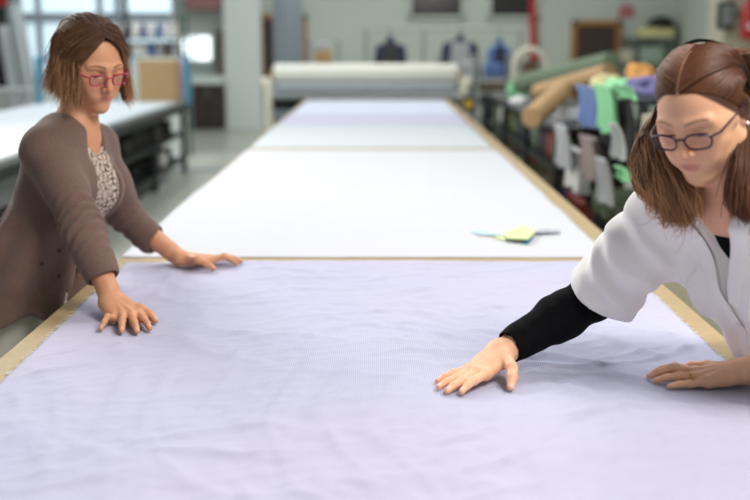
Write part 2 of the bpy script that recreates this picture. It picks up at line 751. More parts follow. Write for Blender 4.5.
def framed_door(n, x0, x1, ztop, y=BACK_Y):
    root = empty('door_%d' % n, ((x0 + x1) / 2, y, 0)); root['kind'] = 'structure'
    w = x1 - x0
    MB().box(((x0 + x1) / 2, y - .03, ztop / 2), (w - .16, .04, ztop - .1)).build('door_leaf', M['darkbrown'], root)
    fr = MB()
    for x in (x0 + .045, x1 - .045): fr.box((x, y - .05, ztop / 2), (.09, .1, ztop), bev=.008)
    fr.box(((x0 + x1) / 2, y - .05, ztop - .045), (w, .1, .09), bev=.008)
    fr.build('door_frame', M['wood'], root)
    h = MB().cyl((x1 - .16, y - .05, 1.0), (x1 - .16, y - .1, 1.0), .012).cyl((x1 - .16, y - .1, 1.0), (x1 - .27, y - .1, 1.0), .011)
    h.build('door_handle', M['steel'], root)
    return root


a, b = at(262, 15, 18.7), at(309, 15, 18.7)
framed_door(1, a.x, b.x, a.z)
a, b = at(566, 21, 18.7), at(614, 21, 18.7)
framed_door(2, a.x, b.x, a.z)


def window(n, x0, x1, z0, z1, y, cols, m, mframe, fw=.05, rows=1):
    root = empty('window_%d' % n, ((x0 + x1) / 2, y, z0)); root['kind'] = 'structure'
    MB().box(((x0 + x1) / 2, y - .015, (z0 + z1) / 2), (x1 - x0, .03, z1 - z0)).build('window_pane', m, root)
    fr = MB()
    for i in range(cols + 1):
        fr.box((x0 + (x1 - x0) * i / cols, y - .045, (z0 + z1) / 2), (fw, .07, z1 - z0 + fw), bev=.006)
    for j in range(rows + 1):
        fr.box(((x0 + x1) / 2, y - .045, z0 + (z1 - z0) * j / rows), (x1 - x0 + fw, .07, fw), bev=.006)
    fr.build('window_frame', mframe, root)
    return root


a, b = at(409, 18, 18.7), at(460, -40, 18.7)
window(1, a.x, b.x, a.z, a.z + 1.0, BACK_Y, 1, M['darkglass'], M['wall'], .06)
a, b = at(486, 18, 18.7), at(532, -40, 18.7)
window(2, a.x, b.x, a.z, a.z + 1.0, BACK_Y, 1, M['darkglass'], M['wall'], .06)

# glazed partition at the left with daylight behind it
PY = 14.6
x0, x1 = at(24, 50, PY).x, at(176, 50, PY).x
z0 = at(30, 82, PY + .1).z
root = empty('window_3', ((x0 + x1) / 2, PY, 0)); root['kind'] = 'structure'
MB().box(((x0 + x1) / 2, PY, z0 / 2), (x1 - x0, .1, z0)).build('window_panel', M['wallwhite'], root)
MB().box(((x0 + x1) / 2, PY + .03, z0 + 1.5), (x1 - x0, .02, 3.0)).build('window_pane', M['daylight'], root)
fr = MB()
for px in (28, 47, 107, 125):
    fr.box((at(px, 50, PY).x, PY - .02, z0 + 1.5), (.07 if px != 125 else .09, .1, 3.0), bev=.008)
zr = at(40, 18, PY + .1).z
fr.box(((x0 + x1) / 2, PY - .02, zr), (x1 - x0, .11, .13), bev=.01)
fr.box(((x0 + x1) / 2, PY - .02, z0), (x1 - x0, .11, .08), bev=.01)
fr.build('window_frame', M['greypaint'], root)

# left wall further forward, out of sight behind the partition
structure(MB().box((LEFT_X - 0.1, BACK_Y / 2 - 1.5, CEIL_Z / 2), (0.2, BACK_Y + 5, CEIL_Z)), 'wall_left', M['wallwhite'])

# recess with bright window between partition and pier
a, b = at(180, 61, 18.6), at(216, 35, 18.6)
window(4, a.x, b.x, a.z, b.z, BACK_Y, 2, M['brightpane'], M['wallwhite'], .05)

# bare steel pillar rising behind the winding machine
PIL = at(288.5, 60, 15.0)
pil = MB()
pr = .5 * 27 / F_PX * 15.0
pil.lathe([(pr * 1.25, 0), (pr * 1.25, .08), (pr, .1), (pr, CEIL_Z - .02)], (PIL.x, PIL.y, 0), 28)
for k in range(14):
    t = 2 * PI * k / 14
    pil.cyl((PIL.x + pr * math.cos(t), PIL.y + pr * math.sin(t), .12), (PIL.x + pr * math.cos(t), PIL.y + pr * math.sin(t), CEIL_Z - .02), .022, 8)
structure(pil, 'pillar', M['greypaint'], True)
# conduits on the back wall at the right
tr = MB()
for px, r in ((690, .05), (698, .035), (706, .05), (712, .03)):
    p = at(px, 20, 18.6)
    tr.cyl((p.x, BACK_Y - r - .002, .0), (p.x, BACK_Y - r - .002, CEIL_Z), r, 12)
structure(tr, 'trim_1', M['wall'], True)
# dark lines painted on the floor
for i, (pa, pb, w) in enumerate([((196, 168), (262, 172), .22), ((196, 150), (262, 150), .1)]):
    a, b = on_z(*pa, 0), on_z(*pb, 0)
    structure(MB().box(((a.x + b.x) / 2, (a.y + b.y) / 2, .002), (4.0, w, .004)), 'floor_marking', M['greypaint'])

# ------------------------------------------------------------------ the long cutting table
TX0, TX1 = -0.845, 0.83
TY0, TY1 = 0.55, 12.15
TH = 0.045
table = empty('cutting_table', ((TX0 + TX1) / 2, (TY0 + TY1) / 2, 0))
tag(table, 'very long cutting table with tan board edges, spread with lengths of pale cloth', 'table')
MB().box(((TX0 + TX1) / 2, (TY0 + TY1) / 2, TABLE_Z - TH / 2), (TX1 - TX0, TY1 - TY0, TH), bev=.004).build('tabletop', M['board'], table)
ap = MB()
for x in (TX0 + .1, TX1 - .1): ap.box((x, (TY0 + TY1) / 2, TABLE_Z - TH - .05), (.04, TY1 - TY0 - .2, .1))
ap.build('apron', M['steel'], table)
for i in range(6):
    for x in (TX0 + .1, TX1 - .1):
        y = TY0 + .15 + i * (TY1 - TY0 - .3) / 5
        MB().box((x, y, (TABLE_Z - TH - .1) / 2), (.06, .06, TABLE_Z - TH - .1), bev=.004).build('leg', M['steel'], table)


# ------------------------------------------------------------------ cloth lying on the table
def cloth_mat(name, c1, c2, c3, scale=150, bump=0.12):
    """fine crosswise crinkle stripes; a broad faint change of dye between two tints"""
    m, nt, b = _new(name)
    N, L = nt.nodes, nt.links
    tc = N.new('ShaderNodeTexCoord')
    wv = N.new('ShaderNodeTexWave'); wv.bands_direction = 'X'
    wv.inputs['Scale'].default_value = scale
    wv.inputs['Distortion'].default_value = 1.2; wv.inputs['Detail'].default_value = 1.5; wv.inputs['Detail Scale'].default_value = 0.6
    L.new(tc.outputs['Object'], wv.inputs['Vector'])
    nz = N.new('ShaderNodeTexNoise'); nz.inputs['Scale'].default_value = 1.1; nz.inputs['Detail'].default_value = 2
    L.new(tc.outputs['Object'], nz.inputs['Vector'])
    m1 = N.new('ShaderNodeMix'); m1.data_type = 'RGBA'
    m1.inputs[6].default_value = lin(*c1); m1.inputs[7].default_value = lin(*c3)
    rp = N.new('ShaderNodeMapRange'); rp.inputs[1].default_value = .35; rp.inputs[2].default_value = .65
    L.new(nz.outputs['Fac'], rp.inputs[0]); L.new(rp.outputs[0], m1.inputs[0])
    m2 = N.new('ShaderNodeMix'); m2.data_type = 'RGBA'
    L.new(m1.outputs[2], m2.inputs[6]); m2.inputs[7].default_value = lin(*c2)
    sc = N.new('ShaderNodeMath'); sc.operation = 'MULTIPLY'; sc.inputs[1].default_value = .65
    L.new(wv.outputs['Fac'], sc.inputs[0]); L.new(sc.outputs[0], m2.inputs[0])
    L.new(m2.outputs[2], b.inputs['Base Color'])
    b.inputs['Roughness'].default_value = 0.85
    b.inputs['Specular IOR Level'].default_value = 0.2
    b.inputs['Sheen Weight'].default_value = 0.15
    if bump:
        bp = N.new('ShaderNodeBump'); bp.inputs['Strength'].default_value = bump; bp.inputs['Distance'].default_value = 0.0015
        L.new(wv.outputs['Fac'], bp.inputs['Height']); L.new(bp.outputs['Normal'], b.inputs['Normal'])
    return m


HANDS = []   # where hands press: (x, y)


def ridge(x, y, p0, p1, w, a):
    """one long soft pucker between two points"""
    p0, p1 = np.array(p0), np.array(p1)
    d = p1 - p0
    L = np.linalg.norm(d); d = d / L
    t = (x - p0[0]) * d[0] + (y - p0[1]) * d[1]
    s = -(x - p0[0]) * d[1] + (y - p0[1]) * d[0] + 0.012 * np.sin(t * 17 + p0[0] * 40)
    return a * np.exp(-(s / w) ** 2) * sstep(t, -0.05, 0.12) * (1 - sstep(t, L - .12, L + .05))


def cloth(name, x0, x1, y0, y1, m, amp, label, step=0.009, xl=None, xr=None, y1f=None, rip=1.0, seed=0, presses=(), puckers=(), z=TABLE_Z, drop=None):
    nx = int((x1 - x0) / step) + 1
    ny = int((y1 - y0) / step) + 1
    U, W = np.meshgrid(np.linspace(0, 1, nx), np.linspace(0, 1, ny))
    Y = y0 + (y1 - y0) * W
    l = np.full_like(Y, x0) if xl is None else xl(Y)
    r = np.full_like(Y, x1) if xr is None else xr(Y)
    X = l + (r - l) * U
    if y1f is not None:
        Y = y0 + (y1f(X) - y0) * W
    x, y = X.ravel(), Y.ravel()
    P = np.column_stack([x, y, np.zeros_like(x)])
    warp = fbm(P * [2.2, 2.2, 1] + seed, 2, seed + 50) * 0.5
    # soft creases lying across the cloth, wandering, some leaning
    s1 = fbm(np.column_stack([x * 2.6 + y * 1.2 + warp, y * 9 - x * 3.2 + warp * 2.5, x * 0]), 3, seed)
    s2 = fbm(np.column_stack([x * 8 + warp * 2 + y * 3, y * 3.4 + warp, x * 0]), 3, seed + 9)
    s3 = fbm(np.column_stack([x * 14 + warp * 3, y * 42 + x * 9 + warp * 4, x * 0]), 2, seed + 20)
    s4 = fbm(np.column_stack([x * 9 - y * 4 + warp * 3, y * 26 - x * 7 + warp * 5, x * 0]), 3, seed + 33)
    zz = amp * (0.6 * (1 - np.abs(s1)) ** 3 + 0.40 * (1 - np.abs(s2)) ** 4 + rip * (0.30 * (1 - np.abs(s4)) ** 4 + 0.10 * s3))
    s5 = fbm(np.column_stack([x * 15 + y * 3 + warp * 3, y * 2.6 - x * 1.5 + warp, x * 0]), 3, seed + 41)
    near = 1 - sstep(y, 1.9, 2.5)
    zz = zz + amp * rip * near * .45 * (1 - np.abs(s5)) ** 3
    zz = np.maximum(zz, 0)
    for (hx, hy, hr) in presses:
        dd = np.hypot(x - hx, y - hy)
        zz = zz * (0.1 + 0.9 * sstep(dd, hr * .6, hr * 1.5))
    for pk in puckers:
        zz = zz + ridge(x, y, *pk)
    ed = np.minimum.reduce([U.ravel() * (x1 - x0), (1 - U.ravel()) * (x1 - x0), W.ravel() * (y1 - y0), (1 - W.ravel()) * (y1 - y0)])
    zz = zz * (0.25 + 0.75 * sstep(ed, 0, .08)) + 0.0025
    if drop is not None:
        zz = zz + drop(x, y)
    V = np.column_stack([x, y, z + zz])
    idx = np.arange(nx * ny).reshape(ny, nx)
    Fq = np.stack([idx[:-1, :-1], idx[:-1, 1:], idx[1:, 1:], idx[1:, :-1]], -1).reshape(-1, 4)
    Fq = Fq.reshape(-1, 4)
    # the underside, joined along the rim, so that the cloth has a thickness
    n = len(V)
    V2 = V.copy(); V2[:, 2] -= 0.0018
    rim = np.concatenate([idx[0, :], idx[1:, -1], idx[-1, -2::-1], idx[-2:0:-1, 0]])
    rq = np.column_stack([rim, rim + n, np.roll(rim, -1) + n, np.roll(rim, -1)])
    o = np_mesh(name, np.concatenate([V, V2]), np.concatenate([Fq, Fq[:, ::-1] + n, rq]), m)
    rebase(o)
    tag(o, label, 'cloth')
    return o

def wob(seed, a, f):
    return lambda t: a * fbm(np.column_stack([t.ravel() * f, t.ravel() * 0, t.ravel() * 0]), 3, seed).reshape(t.shape)


M['lav'] = cloth_mat('lavender_seersucker', (166, 170, 199), (198, 200, 218), (178, 170, 196), 72, .25)
M['white'] = cloth_mat('white_crinkle', (194, 195, 201), (205, 206, 211), (197, 197, 201), 90, .08)
M['lav2'] = cloth_mat('pale_blue_cloth', (206, 216, 236), (220, 226, 240), (208, 212, 234), 60, .0)
M['lav3'] = cloth_mat('greyed_violet_cloth', (190, 188, 214), (204, 202, 222), (192, 190, 216), 60, .0)
M['white2'] = cloth_mat('cool_white_cloth', (192, 200, 204), (203, 209, 213), (195, 200, 205), 60, .0)

w1, w2, w3, w4 = wob(3, .006, 3), wob(4, .004, 4), wob(5, .012, 2.2), wob(6, .01, 2)
PRESS = [(-.60, 2.46, .10), (-.52, 3.17, .10), (.18, 2.02, .11), (.66, 2.04, .11)]
PUCK = [((-.50, 2.46), (-.05, 2.34), .016, .004), ((-.52, 2.40), (-.20, 2.10), .018, .004), ((-.60, 2.36), (-.50, 1.95), .02, .003),
        ((-.42, 3.14), (.05, 2.98), .02, .005), ((-.45, 3.22), (-.05, 3.26), .018, .004), ((-.80, 3.22), (-.71, 3.12), .03, .010), ((-.76, 3.02), (-.64, 2.94), .025, .007),
        ((.10, 2.0), (-.30, 1.82), .018, .004), ((.12, 2.06), (-.28, 2.14), .018, .004), ((.18, 1.93), (.10, 1.6), .02, .003), ((.30, 2.02), (.52, 1.98), .02, .006),
        ((.56, 2.13), (.25, 2.30), .02, .006), ((.70, 2.16), (.45, 2.44), .02, .006), ((.55, 1.98), (.30, 1.80), .018, .005), ((.72, 2.2), (.66, 2.55), .02, .005),
        ((-.1, 2.62), (.35, 2.56), .02, .003), ((-.35, 2.75), (.2, 2.86), .02, .003), ((-.5, 1.75), (-.1, 1.62), .02, .003), ((.3, 1.7), (.65, 1.62), .02, .004)]
lav = cloth('lavender_cloth', -.79, .755, .62, 3.25, M['lav'], .0105, 'big lavender crinkled cloth at the near end of table, under the four pressing hands',
      xl=lambda Y: -.782 - .012 * (Y - 2) + w1(Y), xr=lambda Y: .765 + w2(Y), y1f=lambda X: 3.25 + w4(X) - .03 * sstep(-X, .5, .8), presses=PRESS, puckers=PUCK, rip=1.0)
cloth('white_cloth', -.84, .76, 3.31, 6.63, M['white'], .004, 'plain white cloth in the middle of table, with lime scrap lying on it', step=.016,
      xl=lambda Y: -.838 - .004 * np.sin(Y * 2) + w1(Y), xr=lambda Y: .757 + w2(Y), y1f=lambda X: 6.63 + w3(X), seed=31, rip=.6,
      puckers=[((-.35, 3.9), (-.1, 5.2), .03, .004), ((.2, 4.5), (.3, 6.0), .03, .004)])
cloth('white_cloth', -.83, .75, 6.76, 8.58, M['white2'], .004, 'narrow whitish cloth across table, between plain white cloth and grey-violet band', step=.03, seed=41,
      y1f=lambda X: 8.58 + w4(X))
cloth('violet_cloth', -.82, .75, 8.6, 9.72, M['lav3'], .004, 'grey-violet cloth band across the far part of table', step=.03, seed=45)
cloth('blue_cloth', -.81, .75, 9.74, 12.0, M['lav2'], .004, 'pale blue cloth at far end of table, in front of winding machine', step=.03, seed=47)

# frayed threads along the two side hems of the lavender cloth
fr = MB()
for k in range(420):
    y = .7 + 2.5 * random.random()
    if random.random() < .5:
        x, d = -.782 - .012 * (y - 2), -1
    else:
        x, d = .765, 1
    fr.tube([(x - d * .006, y, TABLE_Z + .0042), (x + d * random.uniform(.003, .011), y + random.uniform(-.012, .012), TABLE_Z + .003)], .0006, 4)
o = fr.build('fringe', M['whitecloth'], lav)
o['kind'] = 'stuff'
o['label'] = 'short white frayed threads'

# scraps on the white cloth
def scrap(name, pts, z, m, label, h=.004, curl=.012):
    cx = sum(p[0] for p in pts) / len(pts); cy = sum(p[1] for p in pts) / len(pts)
    mb = MB()
    n = len(pts)
    rings = []
    vs = []
    for lay in (0, 1):
        for q, s in enumerate((0.0, .5, 1.0)):
            for i, p in enumerate(pts):
                x, y = cx + (p[0] - cx) * max(s, .02), cy + (p[1] - cy) * max(s, .02)
                lift = curl * (s ** 2) * (.5 + .5 * math.sin(i * 2.3 + cx * 9))
                vs.append((x, y, z + h * (1 - lay * .6) + lift - (0 if lay == 0 else .0008)))
    fs = []
    for lay in (0, 1):
        o_ = lay * 3 * n
        for q in range(2):
            for i in range(n):
                j = (i + 1) % n
                f = (o_ + q * n + i, o_ + (q + 1) * n + i, o_ + (q + 1) * n + j, o_ + q * n + j)
                fs.append(f if lay == 0 else f[::-1])
    for i in range(n):
        j = (i + 1) % n
        fs.append((2 * n + i, 5 * n + i, 5 * n + j, 2 * n + j))
    mb.add(vs, fs)
    o = mb.build(name, m, smooth=True)
    tag(rebase(o), label, 'fabric scrap')
    return o


def tp(px, py, z=TABLE_Z): 
    p = on_z(px, py, z); return (p.x, p.y)


M['lime'] = mat('lime_paper', (206, 218, 160), 0.7, var=0.05)
M['paleblue'] = mat('pale_blue_paper', (184, 212, 222), 0.7, var=0.05)
M['greyscrap'] = mat('grey_scrap', (168, 170, 182), 0.8, var=0.08)
zt = TABLE_Z + .005
scrap('fabric_scrap', [tp(503, 238), tp(508, 245), tp(528, 245.5), tp(536, 235), tp(524, 232.5), tp(512, 234.5)], zt + .006, M['lime'], 'lime green scrap lying on white cloth')
scrap('fabric_scrap', [tp(471, 234), tp(478, 237), tp(497, 239), tp(501, 237.5), tp(485, 233.5)], zt, M['paleblue'], 'pale blue strip of scrap left of the lime scrap', curl=.006)
scrap('fabric_scrap', [tp(531, 234), tp(536, 236.5), tp(560, 235), tp(559, 233), tp(545, 232.6)], zt, M['greyscrap'], 'thin grey scrap right of the lime scrap', curl=.006)
scrap('fabric_scrap', [tp(521, 246), tp(528, 246.4), tp(533, 240), tp(530, 239)], zt, M['bluepaint'], 'small blue corner peeping from under the lime scrap', curl=.002)
scrap('fabric_scrap', [tp(493, 240.5), tp(506, 243), tp(508, 240.5), tp(496, 238.5)], zt, M['lime'], 'thin pale green strip joining the lime scrap to blue strip', curl=.003)

# ------------------------------------------------------------------ people: shared anatomy
def np3(v): return np.array(v, float)


def unit(v):
    v = np3(v); return v / np.linalg.norm(v)


def head_frame(yaw_dir, pitch, roll):
    """columns: right, forward, up.  pitch > 0 looks down; roll > 0 leans the crown to the person's right"""
    fx, fy = yaw_dir / np.linalg.norm(yaw_dir)
    Fw = np.array([fx * math.cos(pitch), fy * math.cos(pitch), -math.sin(pitch)])
    R0 = np.array([fy, -fx, 0.0])
    U0 = np.cross(R0, Fw)
    Rt = R0 * math.cos(roll) - U0 * math.sin(roll)
    Up = U0 * math.cos(roll) + R0 * math.sin(roll)
    return np.column_stack([Rt, Fw, Up])


EYE = (.0315, .0745, .006)


def head(S, O, R, full=1.0, nose=1.0, ears=True):
    """skull, face and ears around the point between the ears"""
    S.frame(O, R)
    S.ell((0, -.012, .036), (.072, .092, .083), .01)
    S.ell((0, .030, .000), (.0625, .062, .082), .03)
    for s in (-1, 1):
        S.cone((s * .049, .004, -.052), (s * .011, .072, -.089), .024, .0165, .03)
        S.ell((s * .037, .060, -.022), (.026, .024, .024), .022)            # cheek
        S.ell((s * .030, .070, -.050), (.020, .020, .022), .02)
        S.cone((s * .050, .055, .005), (s * .062, .020, .000), .013, .012, .02)  # cheek bone
    S.cone((0, .030, -.075), (0, .082, -.092), .022, .0135, .02)            # chin
    S.ell((0, .080, -.060), (.026, .016, .018), .018)                       # muzzle
    for s in (-1, 1):
        S.cone((s * .010, .089, .026), (s * .047, .074, .026), .008, .007, .014)   # brow
        S.ell((s * .030, .102, .005), (.018, .020, .011), .014, '-')        # socket
    S.cone((0, .089, .014), (0, .110 + .004 * (nose - 1), -.026), .0075, .0088, .010)
    S.ell((0, .1105, -.029), (.0085, .0085, .0075), .006)
    for s in (-1, 1):
        S.ell((s * .0105, .099, -.032), (.0068, .0095, .0068), .005)
        S.ell((s * .006, .105, -.0375), (.003, .005, .0025), .002, '-')
        S.ell((s * EYE[0], EYE[1], EYE[2]), (.0145, .0138, .0138), .004)    # lids
        S.ell((s * EYE[0], EYE[1] + .0135, EYE[2] - .0055), (.0118, .008, .0030), .0015, '-')
        S.cone((s * (EYE[0] - .011), EYE[1] + .0125, EYE[2] - .0100), (s * (EYE[0] + .012), EYE[1] + .0085, EYE[2] - .0095), .0022, .0018, .004)
    S.cone((-.005, .0925, -.0572), (-.0245, .0805, -.0606), .0040, .0022, .005)
    S.cone((.005, .0925, -.0572), (.0245, .0805, -.0606), .0040, .0022, .005)
    S.cone((-.010, .0900, -.0655), (.010, .0900, -.0655), .0052, .0052, .006)
    S.cone((-.019, .0835, -.0635), (.019, .0835, -.0635), .0040, .0040, .006)
    S.cone((-.022, .0880, -.0612), (.022, .0880, -.0612), .0011, .0011, .002, '-')
    S.cone((0, .097, -.044), (0, .0975, -.052), .0016, .002, .003, '-')
    if ears:
        for s in (-1, 1):
            S.ell((s * .073, -.012, .000), (.008, .018, .030), .006, rot=(0, s * .18, s * .35))
            S.ell((s * .083, -.008, .004), (.007, .010, .018), .004, '-', rot=(0, s * .18, s * .35))
            S.ell((s * .072, -.004, -.024), (.006, .009, .010), .005)
    S.frame()


def hand(S, wrist, az, side, zt, tips, thumb, mcp_u=.021, scale=1.0, thumb_bulge=.4, nails=None, wr=.024, joints=None):
    """a hand pressing on a level surface at height zt; tips: four finger tips as (x, y); index first"""
    ef = np.array([math.cos(az), math.sin(az), 0.0])
    up = np.array([0, 0, 1.0])
    et = np.cross(up, ef) if side == 'R' else np.cross(ef, up)
    wrist = np3(wrist)
    PL = .092 * scale
    dz = wrist[2] - (zt + mcp_u)
    base = wrist + ef * math.sqrt(max(PL * PL - dz * dz, .03 ** 2)); base[2] = zt + mcp_u
    mt = [(.026, -.002, 0), (.0065, .003, .003), (-.0125, -.003, .001), (-.0295, -.013, -.004)]
    ln = [(.042, .025, .020), (.046, .029, .021), (.042, .027, .021), (.033, .020, .018)]
    rd = [(.0100, .0090, .0080, .0066), (.0102, .0092, .0081, .0067), (.0097, .0087, .0077, .0064), (.0086, .0077, .0068, .0058)]
    G = Solid()
    mcps = []
    for (t, f, u) in mt:
        mcps.append(base + (et * t + ef * f + up * u) * scale)
    wa, wb = wrist + et * .014 * scale, wrist - et * .014 * scale
    for i, m_ in enumerate(mcps):
        q = wrist + et * (.016 - .011 * i) * scale
        G.cone(q, m_ - up * .002, .017 * scale, .0120 * scale, .012)
    G.cone(wa, wb, wr * .82, wr * .82, .015)
    G.ell((mcps[3] + wrist) / 2 - et * .002 * scale - up * .003 * scale, np.array([.017, .017, .012]) * scale, .015)   # heel of the hand
    for m_ in mcps:
        G.ell(m_ + up * .003, np.array([.0095] * 3) * scale, .006)
    for i in range(3):
        G.cone(wrist * .75 + mcps[i + 1] * .25 + up * .0135, mcps[i + 1] * .9 + wrist * .1 + up * .0105, .0022, .0024, .006)  # tendons
    S.group(G, .012)
    nl = []
    for i in range(4):
        L = [x * scale for x in ln[i]]
        r = [x * scale for x in rd[i]]
        m_ = mcps[i]
        tip = np.array([tips[i][0], tips[i][1], zt + r[3] + .0008])
        v = tip - m_
        D = np.linalg.norm(v)
        l1, l2 = L[0], (L[1] + L[2]) * .985
        if D > (l1 + l2) * .995:
            k = D / (l1 + l2); k = min(k, 1.12)
            l1, l2 = l1 * k, l2 * k
            if D > l1 + l2: tip = m_ + v / D * (l1 + l2) * .995; tip[2] = zt + r[3] + .0008; v = tip - m_; D = np.linalg.norm(v)
        a = (l1 * l1 - l2 * l2 + D * D) / (2 * D)
        hgt = math.sqrt(max(l1 * l1 - a * a, 0))
        vd = v / D
        bu = up - vd * (up @ vd); bu /= np.linalg.norm(bu)
        pip = m_ + vd * a + bu * hgt
        w = tip - pip
        dip = pip + w * (L[1] / (L[1] + L[2])) + bu * .0025
        g = Solid()
        g.chain([m_, pip, dip, tip], r, ck=.004, k=.003)
        g.ell(pip + up * .001, np.array([r[1] * 1.07] * 3), .004)
        S.group(g, .0045)
        if joints is not None: joints.append((m_, pip, dip, tip, r))
        nl.append((tip + up * r[3] * .75 - unit(w) * .003, unit(w), r[3]))
    # thumb
    c0 = wrist + (et * .021 + ef * .020 - up * .004) * scale
    tip = np.array([thumb[0], thumb[1], zt + .0085])
    l1, l2 = .046 * scale, .055 * scale
    v = tip - c0; D = np.linalg.norm(v)
    if D > (l1 + l2) * .99:
        k = D / (l1 + l2) * 1.01; l1, l2 = l1 * k, l2 * k
    a = (l1 * l1 - l2 * l2 + D * D) / (2 * D)
    hgt = math.sqrt(max(l1 * l1 - a * a, 0))
    vd = v / D
    bu = unit(et * (1 - thumb_bulge) + up * thumb_bulge + ef * 0.0)
    bu = bu - vd * (bu @ vd); bu /= np.linalg.norm(bu)
    mp = c0 + vd * a + bu * hgt
    ip = mp + (tip - mp) * .54 + bu * .003
    g = Solid()
    g.chain([c0, mp, ip, tip], [.0165 * scale, .0122 * scale, .0108 * scale, .0078 * scale], ck=.006, k=.004)
    S.group(g, .010)
    web = Solid()
    web.cone(c0, mcps[0] * .6 + wrist * .4 + et * .004, .013 * scale, .009 * scale, .01)
    S.group(web, .016)
    nl.append((tip + (up * .6 + et * .3) * .0075, unit(tip - mp), .0078))
    if nails is not None: nails.extend(nl)
    return mcps


def lerp(a, b, t): return np3(a) * (1 - t) + np3(b) * t


def body(J, h, parent, m, skin, hairc, browc, lipc, nail_c, hairline, seed=0):
    """the whole figure as one continuous skin, coloured in place (lips, brows, nails, scalp under the hair)"""
    S = Solid()
    P, N, rt = np3(J['pelvis']), np3(J['neck']), np3(J['right'])
    S.loft(P, N, rt, [(-.22, .150, .105, 0, -.012), (0, .172, .112, 0, -.012), (.18, .155, .105, 0, 0), (.38, .128, .092, 0, .004), (.62, .140, .100, 0, .010), (.80, .145, .094, 0, .0), (.93, .120, .070, 0, -.012), (1.02, .06, .05, 0, -.015)], .02, round_=.03)
    fwd = np.cross(unit(N - P), unit(rt - unit(N - P) * (rt @ unit(N - P))))
    for s in (-1, 1):
        S.ell(lerp(P, N, .66) + rt * s * .072 + fwd * .082, (.058, .058, .058), .04)
    for sd, sg in (('R', 1), ('L', -1)):
        sh, el, wr = np3(J['sh' + sd]), np3(J['el' + sd]), np3(J['wr' + sd])
        S.cone(lerp(P, N, .93) + rt * sg * .03, sh, .052, .047, .045)
        S.cone(sh, el, .046, .037, .02)
        fm = lerp(el, wr, .28)
        S.cone(el, fm, .037, .0385, .012)
        S.cone(fm, lerp(el, wr, .85), .0385, .0265, .012)
        S.cone(lerp(el, wr, .85), wr, .0265, .0245, .012)
        hp, kn, an = np3(J['hip' + sd]), np3(J['kn' + sd]), np3(J['an' + sd])
        S.cone(hp, kn, .083, .052, .05)
        S.cone(kn, lerp(kn, an, .3), .050, .052, .03)
        S.cone(lerp(kn, an, .3), an, .052, .034, .03)
        S.cone(an, an + np3(J['fwd']) * .15 + np.array([0, 0, -.045]), .036, .026, .02)
    O, R = np3(J['head']), J['headR']
    S.cone(lerp(P, N, .97), O + R @ np.array([0, -.018, -.055]), .056, .050, .035)
    nails = []
    for sd in 'RL':
        H = J['hand' + sd]
        hand(S, J['wr' + sd], H['az'], sd, H.get('zt', TABLE_Z + .0055), H['tips'], H['thumb'], nails=nails, mcp_u=H.get('u', .021), scale=H.get('scale', 1.0), thumb_bulge=H.get('tb', .4), joints=H.setdefault('joints', []))
    head(S, O, R)
    V, Fq = S.surface(h, 1)
    # colour
    n1 = fbm(V * 45, 3, seed)[:, None]
    C = np.array(skin)[None, :] * (1 + .05 * n1 * np.array([.6, 1, 1.1]))
    q = (V - O) @ R

    def blend(mask, col):
        nonlocal C
        C = C * (1 - mask[:, None]) + np.array(col)[None, :] * mask[:, None]
    nearh = np.linalg.norm(q, axis=1) < .2
    # warm cheeks and nose
    for s in (-1, 1):
        d = np.linalg.norm((q - [s * .042, .075, -.025]) / [.022, .03, .02], axis=1)
        blend(nearh * .28 * np.exp(-d * d), np.array(skin) * [1.02, .72, .66])
    d = np.linalg.norm((q - [0, .112, -.03]) / [.014, .014, .014], axis=1)
    blend(nearh * .25 * np.exp(-d * d), np.array(skin) * [1.02, .75, .7])
    # lips
    dl = np.minimum.reduce([np.linalg.norm((q - [0, .090, -.0578]) / [.0245, .02, .0046], axis=1), np.linalg.norm((q - [0, .089, -.0652]) / [.020, .02, .0056], axis=1)])
    blend(nearh * (1 - sstep(dl, .7, 1.15)) * .75, lipc)
    dl = np.linalg.norm((q - [0, .088, -.0612]) / [.0250, .02, .0015], axis=1)
    blend(nearh * (1 - sstep(dl, .6, 1.2)) * .5, np.array(lipc) * .5)
    for s in (-1, 1):
        # brow: thin arch
        x = q[:, 0] * s
        zb = .0275 + .0045 * np.sin(np.clip((x - .010) / .040, 0, 1) * PI * .85) - .06 * np.clip(x - .040, 0, 1)
        th = .0030 * (1 - .5 * np.clip((x - .02) / .03, 0, 1))
        mb_ = (1 - sstep(np.abs(q[:, 2] - zb), th * .6, th * 1.4)) * sstep(x, .009, .014) * (1 - sstep(x, .048, .054)) * (q[:, 1] > .04)
        blend(nearh * mb_ * .8, browc)
        # lashes along the lowered lid
        zl = EYE[2] - .0030 - .0016 * np.abs((x - EYE[0]) / .012) ** 2
        ml = (1 - sstep(np.abs(q[:, 2] - zl), .0010, .0024)) * (1 - sstep(np.abs(x - EYE[0]), .0115, .0150)) * (q[:, 1] > .06)
        blend(nearh * ml * .85, (.02, .014, .012))
        # lid tint
        mt_ = (1 - sstep(np.linalg.norm((q - [s * EYE[0], EYE[1] + .012, EYE[2] + .006]) / [.014, .02, .0065], axis=1), .7, 1.1))
        blend(nearh * mt_ * .35, np.array(skin) * [.78, .62, .60])
    for (p, w_, r) in nails:
        qq = V - p
        al = qq @ w_
        rad = np.linalg.norm(qq - al[:, None] * w_, axis=1)
        mk = (1 - sstep(np.abs(al - .001), .0042, .0060)) * (1 - sstep(rad, r * .62, r * .86)) * (qq[:, 2] > -.004)
        blend(mk * .7, nail_c)
    blend(nearh * hairline(q), hairc)
    o = close_gaps(np_mesh('body', V, Fq, m, parent, np.clip(C, 0, 1)))
    return o, S


def cloth_solid(S, h, name, m, parent, smooth=2, col=None):
    V, Fq = S.surface(h, smooth)
    return close_gaps(np_mesh(name, V, Fq, m, parent, col))


